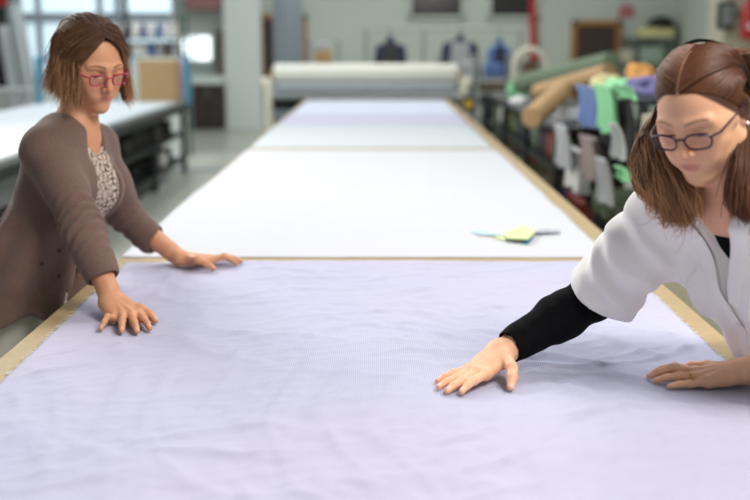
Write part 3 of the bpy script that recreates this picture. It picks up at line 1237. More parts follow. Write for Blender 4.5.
# ------------------------------------------------------------------ hair
def resample(p, n):
    p = np.asarray(p, float)
    # Catmull-Rom through the points
    k = len(p)
    ext = np.vstack([2 * p[0] - p[1], p, 2 * p[-1] - p[-2]])
    out = []
    for t in np.linspace(0, k - 1 - 1e-6, n):
        i = int(t); f = t - i
        a, b, c, d = ext[i:i + 4]
        out.append(.5 * (2 * b + (c - a) * f + (2 * a - 5 * b + 4 * c - d) * f * f + (3 * b - a - 3 * c + d) * f ** 3))
    return np.array(out)


class Hair:
    def __init__(self, seed):
        self.rng = np.random.default_rng(seed)
        self.V, self.F, self.C = [], [], []
        self.n = 0

    def sheet(self, guides, count, thick, c_root, c_tip, c_alt, n=18, r=.0009, clump=.004, wave=.003, flare=1.0, wavef=2.2, ends=.12, fly=.0, starts=.0):
        rng = self.rng
        G = np.array([resample(g, n) for g in guides])
        K = len(G)
        tt = np.linspace(0, 1, n)
        for i in range(count):
            u = rng.random() * (K - 1)
            a = min(int(u), K - 2); f = u - a
            P = G[a] * (1 - f) + G[a + 1] * f
            off = rng.normal(size=3); off /= np.linalg.norm(off) + 1e-9
            off = off * thick * rng.random() ** .5
            cl = np.array([math.sin(u * 37.1), math.sin(u * 53.7 + 1), math.sin(u * 41.9 + 2)]) * clump
            ph = u * 5.0 + rng.normal() * .5
            wv = np.array([math.sin(u * 11), math.cos(u * 13), math.sin(u * 7 + 1)]) * wave
            sp = (.25 + .75 * tt ** .8) * (1 + (flare - 1) * tt)
            P = P + off[None, :] * sp[:, None] + cl[None, :] * tt[:, None] ** .7 + wv[None, :] * (np.sin(tt * 2 * PI * wavef * .5 + ph) * tt)[:, None]
            if fly > 0 and rng.random() < .12:
                P = P + rng.normal(size=3)[None, :] * fly * (tt ** 2)[:, None]
            ln = 1 - ends * rng.random()
            st = starts * rng.random()
            P = np.array([np.interp(st + tt * (ln - st), tt, P[:, k]) for k in range(3)]).T
            T = np.gradient(P, axis=0)
            T /= np.linalg.norm(T, axis=1)[:, None] + 1e-9
            ref = np.array([.31, .52, .79])
            A = np.cross(T, ref); A /= np.linalg.norm(A, axis=1)[:, None] + 1e-9
            Bv = np.cross(T, A)
            rr = r * (.8 + .5 * rng.random()) * (1 - .75 * tt ** 3)
            ring = [P + (A * math.cos(x) + Bv * math.sin(x)) * rr[:, None] for x in (0, 2.094, 4.189)]
            v = np.stack(ring, 1).reshape(-1, 3)
            self.V.append(v)
            b = self.n + np.arange(n - 1) * 3
            for j in range(3):
                j2 = (j + 1) % 3
                self.F.append(np.column_stack([b + j, b + j2, b + 3 + j2, b + 3 + j]))
            w = rng.random()
            c0 = np.array(c_root) * (1 - w * .5) + np.array(c_alt) * w * .5
            c = c0[None, :] * (1 - tt[:, None] ** 1.3) + (np.array(c_tip) * (.75 + .5 * rng.random()))[None, :] * tt[:, None] ** 1.3
            self.C.append(np.repeat(c, 3, axis=0))
            self.n += len(v)

    def build(self, name, m, parent):
        return np_mesh(name, np.concatenate(self.V), np.concatenate(self.F), m, parent, np.clip(np.concatenate(self.C), 0, 1))


def slerp(a, b, t):
    a, b = unit(a), unit(b)
    w = math.acos(max(-1, min(1, a @ b)))
    if w < 1e-4: return a
    return (math.sin((1 - t) * w) * a + math.sin(t * w) * b) / math.sin(w)


# ------------------------------------------------------------------ spectacles
def spectacles(O, R, parent, m, label, w=.024, h=.0155, r=.0018, sq=3.2, cz=-.003, y=.103, cx=.033, wrap=.16, temple_m=None):
    def W(p): return O + R @ np3(p)
    mb = MB()
    lens = []
    for s in (-1, 1):
        lp = []
        for k in range(36):
            t = 2 * PI * k / 36
            c, d = math.cos(t), math.sin(t)
            x = w * math.copysign(abs(c) ** (2 / sq), c); z = h * math.copysign(abs(d) ** (2 / sq), d)
            if d < 0: x *= .93
            lp.append(W((s * (cx + x * math.cos(wrap)), y - (x + w * .2) * math.sin(wrap), cz + z)))
        mb.tube(lp, r, 8, closed=True)
        lens.append(lp)
    mb.tube([W((-.0095, y, cz + .004)), W((-.004, y + .002, cz + .0065)), W((.004, y + .002, cz + .0065)), W((.0095, y, cz + .004))], r, 8)
    g = mb.build('eyeglasses', m, parent, True)
    g['label'] = label
    for s in (-1, 1):
        x0 = cx + w * math.cos(wrap)
        MB().tube([W((s * x0, y - w * 1.2 * math.sin(wrap), cz + h * .5)), W((s * (x0 + .012), y - .022, cz + h * .5)), W((s * .076, .02, cz + .009)), W((s * .0795, -.010, cz + .012)), W((s * .078, -.030, cz - .008))], [r * 1.05, r * 1.2, r, r * .8, r * .8], 8).build('temple', temple_m or m, g, True)
    for lp in lens:
        c = sum((Vector(p) for p in lp), Vector()) / len(lp)
        n = Vector(R[:, 1])
        vs = [c + n * .0014] + [Vector(p) for p in lp] + [Vector(p) - n * .0012 for p in lp] + [c + n * .0002]
        k = len(lp)
        fs = []
        for i in range(k):
            j = (i + 1) % k
            fs += [(0, 1 + i, 1 + j), (1 + i, 1 + k + i, 1 + k + j, 1 + j), (2 * k + 1, 1 + k + j, 1 + k + i)]
        MB().add(vs, fs).build('lens', M['lens'], g, True)
    return g


M['eye'] = mat_attr('eyeball', 0.15)


def eyeball(O, R, s, parent, iris):
    c = O + R @ np.array([s * EYE[0], EYE[1], EYE[2]])
    n1, n2 = 16, 10
    vs, fs, cs = [], [], []
    look = R @ unit((0, 1.0, -.45))
    a = unit(np.cross(look, [0.1, .2, 1])); b = np.cross(look, a)
    for i in range(n2 + 1):
        th = PI * i / n2
        for j in range(n1):
            ph = 2 * PI * j / n1
            vs.append(c + .0122 * (look * math.cos(th) + (a * math.cos(ph) + b * math.sin(ph)) * math.sin(th)))
            cs.append((.01, .01, .01) if th < .3 else iris if th < .65 else (.75, .73, .70))
    for i in range(n2):
        for j in range(n1):
            j2 = (j + 1) % n1
            fs.append((i * n1 + j, i * n1 + j2, (i + 1) * n1 + j2, (i + 1) * n1 + j))
    np_mesh('eye', vs, fs, M['eye'], parent, np.array(cs))


def lashes(O, R, parent):
    for s in (-1, 1):
        pts = []
        for k in range(11):
            x = -.0125 + .025 * k / 10
            z = -.0042 + .0022 * (x / .0125) ** 2
            y = math.sqrt(max(.0142 ** 2 - x * x * .9 - z * z, 0)) + .0006
            pts.append(Vector(O + R @ np.array([s * EYE[0] + x, EYE[1] + y - .0012 * 0, EYE[2] + z])))
        MB().tube(pts, [.0005 + .0008 * math.sin(PI * (k + .6) / 11.2) for k in range(11)], 6).build('eyelashes', M['lash'], parent, True)


M['lash'] = mat('dark_lash', (34, 24, 22), .8, var=.05)


def land_many(S, O, P, d, n=60):
    """walk points P along d until each meets the solid (only shapes near O count)"""
    ops = S._near(np.array(O), .22)
    P = np.array(P, float); d = np.array(d, float)
    for _ in range(n):
        e = S.dist(P, ops)
        P = P + d * np.maximum(e * .7, 0)[:, None]
    return P


def scalp_guides(S, O, R, paths, offs):
    """paths: lists of directions (head frame) from the skull centre; offs: heights over the skin along each path"""
    D = np.array([[unit(v) for v in p] for p in paths])
    n, k, _ = D.shape
    C = np.array(O) + R @ EC
    W = (D.reshape(-1, 3) @ R.T)
    Q = land_many(S, O, C + W * .20, -W)
    off = np.tile(np.asarray(offs, float), n)[:, None]
    return (Q + W * off).reshape(n, k, 3)


EC = np.array([0, -.014, .036])


def land(S, p, d, step=0.6, n=80):
    """walk from p along d until the solid is met"""
    p = np3(p).copy(); d = unit(d)
    for _ in range(n):
        e = S.dist(p[None, :])[0]
        if e < .0006: break
        p = p + d * max(e * step, .0003)
    return p



# ------------------------------------------------------------------ the woman in the brown cardigan
M['skin_tan'] = mat_attr('warm_skin', 0.5, 0.06, 0.12, 700, 0.4)
M['hair_brown'] = mat_attr('brown_hair', 0.5, spec=0.25)


def knit(name, rgb):
    m, nt, b = _new(name)
    N, L = nt.nodes, nt.links
    tc = N.new('ShaderNodeTexCoord')
    nz = N.new('ShaderNodeTexNoise'); nz.inputs['Scale'].default_value = 260; nz.inputs['Detail'].default_value = 2
    L.new(tc.outputs['Object'], nz.inputs['Vector'])
    n2 = N.new('ShaderNodeTexNoise'); n2.inputs['Scale'].default_value = 6
    L.new(tc.outputs['Object'], n2.inputs['Vector'])
    add = N.new('ShaderNodeMath'); add.operation = 'ADD'
    L.new(nz.outputs['Fac'], add.inputs[0]); L.new(n2.outputs['Fac'], add.inputs[1])
    mr = N.new('ShaderNodeMapRange'); mr.inputs[1].default_value = .7; mr.inputs[2].default_value = 1.3
    L.new(add.outputs[0], mr.inputs[0])
    mx = N.new('ShaderNodeMix'); mx.data_type = 'RGBA'
    c = lin(*rgb)
    mx.inputs[6].default_value = [x * .78 for x in c[:3]] + [1]; mx.inputs[7].default_value = [x * 1.2 for x in c[:3]] + [1]
    L.new(mr.outputs[0], mx.inputs[0]); L.new(mx.outputs[2], b.inputs['Base Color'])
    b.inputs['Roughness'].default_value = .9; b.inputs['Specular IOR Level'].default_value = .15
    b.inputs['Sheen Weight'].default_value = .12; b.inputs['Sheen Roughness'].default_value = .6
    bp = N.new('ShaderNodeBump'); bp.inputs['Strength'].default_value = .25; bp.inputs['Distance'].default_value = .002
    L.new(nz.outputs['Fac'], bp.inputs['Height']); L.new(bp.outputs['Normal'], b.inputs['Normal'])
    return m


def lace(name, rgb, dark):
    """taupe jersey printed with dark scrolling flowers"""
    m, nt, b = _new(name)
    N, L = nt.nodes, nt.links
    tc = N.new('ShaderNodeTexCoord')
    nz = N.new('ShaderNodeTexNoise'); nz.inputs['Scale'].default_value = 16; nz.inputs['Detail'].default_value = 2
    L.new(tc.outputs['Object'], nz.inputs['Vector'])
    mixv = N.new('ShaderNodeMix'); mixv.data_type = 'VECTOR'; mixv.inputs[0].default_value = .05
    L.new(tc.outputs['Object'], mixv.inputs[4]); L.new(nz.outputs['Color'], mixv.inputs[5])
    vo = N.new('ShaderNodeTexVoronoi'); vo.feature = 'DISTANCE_TO_EDGE'; vo.inputs['Scale'].default_value = 62
    L.new(mixv.outputs[1], vo.inputs['Vector'])
    n3 = N.new('ShaderNodeTexNoise'); n3.inputs['Scale'].default_value = 75; n3.inputs['Detail'].default_value = 3
    L.new(mixv.outputs[1], n3.inputs['Vector'])
    sub = N.new('ShaderNodeMath'); sub.operation = 'MULTIPLY_ADD'; sub.inputs[1].default_value = 1.6
    L.new(vo.outputs['Distance'], sub.inputs[0])
    inv = N.new('ShaderNodeMath'); inv.operation = 'MULTIPLY'; inv.inputs[1].default_value = .55
    L.new(n3.outputs['Fac'], inv.inputs[0]); L.new(inv.outputs[0], sub.inputs[2])
    rp = N.new('ShaderNodeValToRGB')
    rp.color_ramp.elements[0].position = .36; rp.color_ramp.elements[1].position = .46
    rp.color_ramp.elements[0].color = lin(*dark); rp.color_ramp.elements[1].color = lin(*rgb)
    L.new(sub.outputs[0], rp.inputs['Fac']); L.new(rp.outputs['Color'], b.inputs['Base Color'])
    b.inputs['Roughness'].default_value = .85; b.inputs['Specular IOR Level'].default_value = .2
    return m


M['cardigan'] = knit('brown_knit', (112, 89, 80))
M['lace'] = lace('flowered_jersey', (196, 178, 164), (70, 60, 60))
M['greytrouser'] = mat('grey_washed_cotton', (206, 202, 192), .85, var=.16, scale=12, bump=.1, bscale=200)
M['shoe'] = mat('dark_leather', (46, 38, 34), .4, var=.1)
M['pinkframe'] = mat('raspberry_acetate', (170, 30, 74), .25, var=.08)
M['gold'] = mat('gold', (214, 178, 104), .25, 1.0, var=.03)
M['silver'] = mat('silver', (214, 214, 216), .2, 1.0, var=.03)

fL = np.array([math.cos(math.radians(-12)), math.sin(math.radians(-12)), 0])
rL = np.array([fL[1], -fL[0], 0])
LJ = dict(
    pelvis=(-1.00, 2.90, .90), neck=(-.842, 2.925, 1.308), right=rL, fwd=fL,
    shR=(-.892, 2.785, 1.256), elR=(-.770, 2.675, 1.065), wrR=(-.676, 2.575, .890),
    shL=(-.830, 3.070, 1.240), elL=(-.790, 3.195, 1.010), wrL=(-.615, 3.14, .888),
    hipR=np3((-1.03, 2.90, .86)) + rL * .085, hipL=np3((-1.03, 2.90, .86)) - rL * .085,
    knR=np3((-1.03, 2.90, .48)) + rL * .09, knL=np3((-1.03, 2.90, .48)) - rL * .09,
    anR=np3((-1.08, 2.90, .09)) + rL * .10, anL=np3((-1.08, 2.90, .09)) - rL * .10,
    head=np3(at(90, 64, 2.87)),
    headR=head_frame(np.array([math.sin(math.radians(46)), -math.cos(math.radians(46))]), math.radians(22), math.radians(2)),
    handR=dict(az=math.radians(-54), tips=[(-.548, 2.420), (-.575, 2.398), (-.612, 2.400), (-.668, 2.424)], thumb=(-.552, 2.494), u=.019, scale=1.06),
    handL=dict(az=math.radians(20), tips=[(-.440, 3.166), (-.430, 3.198), (-.438, 3.232), (-.464, 3.264)], thumb=(-.500, 3.096), u=.019, scale=1.04),
)

person1 = empty('person', (-1.05, 2.90, 0))
tag(person1, 'woman in open brown cardigan and red-rimmed glasses leaning on left side of table', 'person')


def hairline_L(q):
    x, y, z = q[:, 0], q[:, 1], q[:, 2]
    e = z - (.085 - .9 * np.clip(.055 - y, 0, .3) * 1.2 - .55 * np.maximum(np.abs(x) - .02, 0))
    return sstep(e, 0, .008) * sstep(z, -.07, -.05)


LO, LR = LJ['head'], LJ['headR']
skinL = np.array(lin(208, 150, 114)[:3])
HC_L = np.array(lin(62, 40, 30)[:3])
_, LS = body(LJ, .0027, person1, M['skin_tan'], skinL, HC_L, np.array(lin(88, 60, 46)[:3]), np.array(lin(178, 108, 92)[:3]), np.array(lin(226, 176, 156)[:3]), hairline_L, 3)
for s in (-1, 1): eyeball(LO, LR, s, person1, (.12, .08, .05))
lashes(LO, LR, person1)

LP, LN = np3(LJ['pelvis']), np3(LJ['neck'])
axL = unit(LN - LP); rtL = unit(rL - axL * (rL @ axL)); fwL = np.cross(axL, rtL)


def tL(t, x=0, f=0): return LP + (LN - LP) * t + rtL * x + fwL * f


def torso_cloth(S, P, N, rt, inf, table, fw, bust=0.0):
    S.loft(P, N, rt, [(t, a + inf, b + inf, ox, oy) for t, a, b, ox, oy in table], .02, round_=.035)
    for s in (-1, 1):
        S.ell(lerp(P, N, .65) + rt * s * .070 + fw * .084, np.array([.058, .058, .058]) + inf + bust, .05)


TB = [(-.10, .172, .112, 0, -.012), (.10, .168, .108, 0, -.006), (.30, .140, .100, 0, .004), (.40, .135, .098, 0, .006), (.62, .142, .104, 0, .010), (.80, .146, .096, 0, .0), (.93, .122, .072, 0, -.012), (1.03, .070, .056, 0, -.015)]

# flowered top
S = Solid()
TBb = [(t, a, b + (-.006 if t < .5 else .002), ox, oy + (.030 if t < .5 else .010)) for t, a, b, ox, oy in TB]
torso_cloth(S, LP, LN, rtL, .008, TBb, fwL)
for sd, sg in (('R', 1), ('L', -1)):
    S.cone(tL(.93, sg * .05), LJ['sh' + sd], .048, .042, .04)
S.ell(tL(1.05, .005, .055), (.062, .060, .078), .012, '-')
S.cone(tL(.95), tL(1.3, 0, .03), .075, .085, .01, '-')
S.plane((0, 0, .905), (0, 0, -1), .01)
S.custom(lambda V: .004 * fbm(V * [7, 7, 3], 2, 77))
cloth_solid(S, .004, 'blouse', M['lace'], person1)['label'] = 'taupe top with dark flower print'

# cardigan
S = Solid()
TBc = [(-.34, .220, .155, 0, .03), (-.20, .215, .150, 0, .03), (0.0, .205, .140, 0, .03), (.22, .178, .125, 0, .03), (.40, .158, .116, 0, .026), (.62, .156, .116, 0, .020), (.80, .155, .106, 0, .004), (.93, .122, .078, 0, -.012), (1.04, .074, .062, 0, -.018)]
torso_cloth(S, LP, LN, rtL, .004, TBc, fwL, .016)
for sd, sg in (('R', 1), ('L', -1)):
    sh, el, wr = LJ['sh' + sd], LJ['el' + sd], LJ['wr' + sd]
    S.cone(tL(.93, sg * .05), np3(sh) , .058, .058, .045)
    cuff = lerp(el, wr, .62 if sd == 'R' else .50)
    S.cone(sh, lerp(sh, el, .5), .059, .056, .03)
    S.cone(lerp(sh, el, .5), el, .057, .054, .02)
    S.cone(el, cuff, .054, .0445, .02)
S.cone(tL(.96), tL(1.4, 0, .02), .064, .080, .01, '-')
# the open front: a long gap, narrow at the neck
S.cone(tL(1.08, .004, .05), tL(.78, .012, .16), .046, .074, .008, '-', flat=fwL, fs=1.6)
S.cone(tL(.78, .012, .16), tL(.45, .012, .19), .074, .088, .008, '-', flat=fwL, fs=1.9)
S.cone(tL(.45, .012, .19), tL(-.35, -.05, .24), .088, .060, .008, '-', flat=fwL, fs=2.4)
for sd in 'RL':
    el, wr = LJ['el' + sd], LJ['wr' + sd]
    f = .62 if sd == 'R' else .50
    ax = unit(np3(wr) - np3(el)); cp = lerp(el, wr, f)
    S.ell(cp + ax * .060, (.060, .060, .060), .003, '-')
    a_, b_ = lerp(el, wr, f + .04), lerp(el, wr, f + .3)
    S.cone(a_, b_, .037, .039, .003, '-')


def folds_L(V):
    r = .0055 * fbm(V * [5, 5, 9] + 3, 3, 5)
    # gathers in the crook of the near sleeve and pulls from the shoulder
    el, sh, wr = np3(LJ['elR']), np3(LJ['shR']), np3(LJ['wrR'])
    ax = unit(wr - sh)
    t = (V - el) @ ax
    d = np.linalg.norm(V - el - t[:, None] * ax, axis=1)
    w = np.exp(-(t / .075) ** 2) * (d < .12)
    tilt = (V - el) @ unit(np.cross(ax, [0.4, 1, 0.1])) * .55
    r = r + w * .0048 * np.sin((t + tilt) * 210 + 2 * fbm(V * 14, 2, 8))
    el2, sh2, wr2 = np3(LJ['elL']), np3(LJ['shL']), np3(LJ['wrL'])
    w2 = np.exp(-(np.linalg.norm(V - el2, axis=1) / .09) ** 2)
    r = r + w2 * .004 * np.sin(((V - el2) @ unit(wr2 - sh2)) * 200)
    # hanging folds in the skirt of the cardigan
    tt = (V - LP) @ axL / np.linalg.norm(LN - LP)
    lat = (V - LP) @ rtL; fo = (V - LP) @ fwL
    ang = np.arctan2(lat, fo)
    r = r + (1 - sstep(tt, .1, .55)) * .012 * np.sin(ang * 9 + .8 * np.sin(tt * 6)) * (d > .09)
    return r


S.plane((0, 0, .800), (0, 0, -1), .01)
S.custom(lambda V: np.minimum(V[:, 0] + .868, .876 - V[:, 2]), (0, 0, 0), 1e9, .012, '&')
S.custom(folds_L)
o = cloth_solid(S, .0036, 'cardigan', M['cardigan'], person1, 1)
o['label'] = 'brown knitted cardigan worn open'
for lat_, t_ in ((.10, .42), (.11, .27), (.16, .18), (.11, .12), (.06, .02)):
    st = tL(t_, lat_, .45)
    q = land(S, st, -fwL)
    g_ = np.array([S.dist((q + e_)[None, :])[0] - S.dist((q - e_)[None, :])[0] for e_ in np.eye(3) * .002])
    g_ = unit(g_)
    MB().cyl(Vector(q - g_ * .001), Vector(q + g_ * .0035), .0055, 14).build('button', M['darkbrown'], o, True)
# front bands of the cardigan
def band(pts, name, m, parent, w, t, up):
    mb = MB()
    mb.tube(resample(pts, 30), w, 10, flat=t / w, up=up)
    return mb.build(name, m, parent, True)


for k in range(4):
    p = tL(.24 - .12 * k, .185, .055)
# trousers
S = Solid()
S.loft(LP, LN, rtL, [(-.30, .176, .120, 0, -.010), (0, .178, .116, 0, -.006), (.12, .158, .104, 0, .0)], .02, round_=.02)
for sd in 'RL':
    S.cone(LJ['hip' + sd], LJ['kn' + sd], .100, .080, .03)
    S.cone(LJ['kn' + sd], np3(LJ['an' + sd]) + [0, 0, -.02], .080, .072, .02)
    S.plane((0, 0, .05), (0, 0, -1))
S.custom(lambda V: .006 * fbm(V * [7, 7, 4], 3, 23))
cloth_solid(S, .006, 'trousers', M['greytrouser'], person1)['label'] = 'washed grey trousers'
def shoes(J, parent, m):
    for sd in 'RL':
        S = Solid()
        a = np3(J['an' + sd]); f = np3(J['fwd'])
        S.cone(a * [1, 1, 0] + [0, 0, .045] - f * .03, a * [1, 1, 0] + [0, 0, .036] + f * .17, .044, .034, .02)
        S.cone(a * [1, 1, 0] + [0, 0, .05], a * [1, 1, 0] + [0, 0, .09], .044, .042, .02)
        S.plane((0, 0, .002), (0, 0, -1))
        cloth_solid(S, .006, 'shoe', m, parent)


shoes(LJ, person1, M['shoe'])

# hair: parted bob, the tips turned and lighter
H = Hair(4)
gL = LR.T @ np.array([0, 0, -1.0])



def hair_point(d, rr, off=0):
    d = unit(d)
    return EC + d / math.sqrt(sum((d[i] / rr[i]) ** 2 for i in range(3))) * (1 + off)


def bob_guides(s, n, rr, Lf, Lb, part_x, a0=47, a1=178, flip=.035, lift=.0):
    out = []
    for i in range(n):
        t = i / (n - 1)
        root = unit((part_x, .78 - 1.5 * t, .80 - .25 * abs(t - .4)))
        al = math.radians(a0 + (a1 - a0) * t)
        eq = unit((s * math.sin(al), math.cos(al), -.10))
        pts = [hair_point(slerp(root, eq, k / 6), rr, lift * math.sin(PI * k / 6)) for k in range(7)]
        p = pts[-1]
        L = Lf * (1 - t) + Lb * t
        outd = np.array([s * math.sin(al), math.cos(al), 0])
        for k in range(1, 6):
            u = k / 5
            bend = flip * (u * (1 - u) * .5 + u ** 3) * (.25 + .9 * t)
            pts.append(p + gL * L * u + outd * bend)
        out.append([LO + LR @ q for q in pts])
    return out


rrH = (.083, .106, .094)
dk, md, lt = np.array(lin(58, 37, 28)[:3]), np.array(lin(98, 62, 44)[:3]), np.array(lin(196, 146, 104)[:3])
for s in (1, -1):
    H.sheet(bob_guides(s, 9, (.078, .100, .089), .120, .115, .010), 900, .006, dk, md, md, r=.0015, clump=.003, wave=.004)
    H.sheet(bob_guides(s, 11, rrH if s > 0 else (.094, .108, .094), .128, .125, .010, flip=.05, lift=.0), 1700, .008, dk, lt * .9, md, r=.0010, clump=.007, wave=.012, ends=.28, fly=.016, wavef=3.2)
# crown volume, drawn back and pinned
crown = []
for s in np.linspace(-.9, .9, 9):
    root = unit((s * .55, .45, .85)); end = unit((s * .35, -.85, .45))
    crown.append([LO + LR @ hair_point(slerp(root, end, k / 6), rrH, .012 * math.sin(PI * k / 6)) for k in range(7)] + [LO + LR @ (hair_point(end, rrH) + gL * .05 * q) for q in (1, 2)])
H.sheet(crown, 900, .006, dk, md, md, r=.0011, clump=.004, wave=.003)
H.build('hair', M['hair_brown'], person1)['label'] = 'shoulder-length brown hair with lighter tips'
spectacles(LO, LR, person1, M['pinkframe'], 'red-rimmed glasses', w=.0245, h=.0150, r=.0019, sq=4.0)
# necklace
nk = [tL(.985, .055 * math.cos(a), .030 + .072 * max(0, math.sin(a)) ) + axL * (-.055 * math.sin(a)) for a in np.linspace(-.3, PI + .3, 24)]
MB().tube(nk, .0011, 6).build('necklace', M['gold'], person1, True)

# ------------------------------------------------------------------ the woman in the white coat
M['skin_fair'] = mat_attr('fair_skin', 0.48, 0.06, 0.10, 700, 0.4)
M['hair_auburn'] = mat_attr('auburn_hair', 0.45, spec=0.3)
M['coat'] = mat('white_cotton_coat', (250, 246, 243), .8, var=.015, scale=3, bump=.06, bscale=500)
M['velvet'] = mat('black_velvet', (14, 13, 16), .9, var=.6, scale=60, bump=.1, bscale=120, spec=.12)
M['plumframe'] = mat('plum_acetate', (60, 30, 44), .22, var=.35, scale=60)
M['coatbutton'] = mat('white_button', (236, 232, 230), .3, var=.02)
M['darktrouser'] = mat('dark_trouser', (46, 50, 62), .8, var=.1)

fR = np.array([-.84, -.54, 0.0]); fR /= np.linalg.norm(fR)
rR = np.array([fR[1], -fR[0], 0])
RJ = dict(
    pelvis=(1.03, 2.19, .90), neck=(.675, 1.985, 1.262), right=rR, fwd=fR,
    shR=(.590, 2.115, 1.200), elR=(.478, 2.210, 1.000), wrR=(.262, 2.113, .902),
    shL=(.765, 1.845, 1.205), elL=(.935, 1.92, 1.01), wrL=(.745, 2.035, .884),
    hipR=np3((1.04, 2.20, .86)) + rR * .085, hipL=np3((1.04, 2.20, .86)) - rR * .085,
    knR=np3((1.04, 2.20, .48)) + rR * .09, knL=np3((1.04, 2.20, .48)) - rR * .09,
    anR=np3((1.09, 2.22, .09)) + rR * .10, anL=np3((1.09, 2.22, .09)) - rR * .10,
    head=np3(at(703, 112, 1.97)),
    headR=head_frame(np.array([-math.sin(math.radians(40)), -math.cos(math.radians(40))]), math.radians(28), math.radians(6)),
    handR=dict(az=math.radians(226), tips=[(.166, 1.968), (.138, 1.974), (.122, 1.998), (.118, 2.036)], thumb=(.266, 1.992), u=.022, tb=.3),
    handL=dict(az=math.radians(177), tips=[(.578, 2.092), (.563, 2.066), (.569, 2.040), (.588, 2.006)], thumb=(.640, 2.115), u=.018, scale=1.0),
)
person2 = empty('person', (1.05, 2.2, 0))
tag(person2, 'woman in white coat and dark-rimmed glasses reaching over right side of table', 'person')


def hairline_R(q):
    x, y, z = q[:, 0], q[:, 1], q[:, 2]
    e = z - (.077 - 1.15 * np.clip(.068 - y, 0, .3) - .50 * np.maximum(np.abs(x) - .025, 0))
    part = 1 - .75 * (1 - sstep(np.abs(x), .0025, .0055)) * (y > -.04)
    return sstep(e, 0, .010) * sstep(z, -.07, -.05) * part


RO, RR = RJ['head'], RJ['headR']
skinR = np.array(lin(236, 181, 146)[:3])
HC_R = np.array(lin(78, 49, 36)[:3])
_, RS = body(RJ, .0026, person2, M['skin_fair'], skinR, HC_R, np.array(lin(150, 110, 88)[:3]), np.array(lin(200, 124, 114)[:3]), np.array(lin(240, 196, 180)[:3]), hairline_R, 9)
for s in (-1, 1): eyeball(RO, RR, s, person2, (.10, .12, .12))
lashes(RO, RR, person2)

RP, RN = np3(RJ['pelvis']), np3(RJ['neck'])
axR = unit(RN - RP); rtR = unit(rR - axR * (rR @ axR)); fwR = np.cross(axR, rtR)


def tR(t, x=0, f=0): return RP + (RN - RP) * t + rtR * x + fwR * f


# black top
S = Solid()
torso_cloth(S, RP, RN, rtR, .003, TB, fwR)
for sd, sg in (('R', 1), ('L', -1)):
    sh, el, wr = RJ['sh' + sd], RJ['el' + sd], RJ['wr' + sd]
    S.cone(tR(.93, sg * .05), sh, .052, .050, .03)
    S.cone(sh, el, .050, .049, .02)
    cuff = lerp(el, wr, .90 if sd == 'R' else .55)
    S.cone(el, lerp(el, wr, .4), .051, .048, .02)
    S.cone(lerp(el, wr, .4), cuff, .049, .0365 if sd == 'R' else .046, .02)
S.ell(tR(1.05, 0, .05), (.075, .075, .075), .012, '-')
S.cone(tR(.97), tR(1.3, 0, .03), .070, .085, .01, '-')
for sd in 'RL':
    el, wr = RJ['el' + sd], RJ['wr' + sd]
    f = .90 if sd == 'R' else .55
    ax = unit(np3(wr) - np3(el))
    S.ell(lerp(el, wr, f) + ax * .062, (.060, .060, .060), .003, '-')
    S.cone(lerp(el, wr, f + .02), lerp(el, wr, f + .4), .0315, .034, .003, '-')


def folds_v(V):
    el, wr = np3(RJ['elR']), np3(RJ['wrR'])
    ax = unit(wr - el)
    t = (V - el) @ ax
    r = .002 * fbm(V * [16, 16, 16], 3, 31)
    return r + .0012 * np.sin(t * 120 + 3 * fbm(V * 11, 2, 33)) * (t > -.05) * (t < .3)


S.custom(folds_v)
cloth_solid(S, .0034, 'velvet_top', M['velvet'], person2, 1)['label'] = 'black velvet top with long sleeves'

# white coat
def sleeve_folds(V):
    sh, el = np3(RJ['shR']), np3(RJ['elR'])
    ax = unit(el - sh)
    t = (V - sh) @ ax
    w = V - sh - t[:, None] * ax
    n1 = unit(np.cross(ax, [0, 0, 1])); n2 = np.cross(n1, ax)
    ang = np.arctan2(w @ n1, w @ n2)
    on = sstep(t, -.04, .06)
    return on * (.0062 * np.sin(t * 80 + ang * 2.4 + 2.6 * fbm(V * 8, 2, 63)) * (1 - .65 * sstep(t, .15, .23)) + .0035 * np.sin(ang * 4 + t * 22) + .004 * fbm(V * 9, 3, 62))


S = Solid()
TC = [(-.62, .250, .185, 0, -.05), (-.25, .225, .165, 0, -.01), (0.0, .205, .155, 0, .030), (.22, .190, .146, 0, .052), (.42, .174, .138, 0, .052), (.62, .170, .130, 0, .034), (.80, .165, .114, 0, .004), (.93, .135, .086, 0, -.012), (1.04, .084, .070, 0, -.018)]
torso_cloth(S, RP, RN, rtR, .0, TC, fwR, .022)
for sd, sg in (('R', 1), ('L', -1)):
    sh, el, wr = np3(RJ['sh' + sd]), np3(RJ['el' + sd]), np3(RJ['wr' + sd])
    S.cone(tR(.93, sg * .05), sh, .062, .064, .05)
    e2 = np3(at(600, 296, 2.26)) if sd == 'R' else el + unit(wr - el) * .03
    ax = unit(e2 - sh)
    g = Solid()
    md_ = lerp(sh, e2, .5)
    g.cone(sh, md_, .067, .070, .03)
    g.cone(md_, e2 + ax * .03, .070, .086, .03)
    if sd == 'R': g.custom(lambda V: sleeve_folds(V))
    g.plane(e2, ax, .004)
    g.cone(e2 - ax * .03, e2 + ax * .12, .054, .082, .004, '-')
    S.group(g, .03)
    S.cone(lerp(sh, e2, .35) + [0, 0, -.02], tR(.66, sg * .12, .02), .050, .07, .05)
S.cone(tR(.97), tR(1.4, 0, .02), .070, .085, .01, '-')
# open neck running down to a point
S.cone(tR(1.10, 0, .03), tR(.86, 0, .14), .052, .026, .006, '-', flat=fwR, fs=1.8)
S.cone(tR(.86, 0, .14), tR(.70, 0, .175), .026, .004, .006, '-', flat=fwR, fs=2.2)


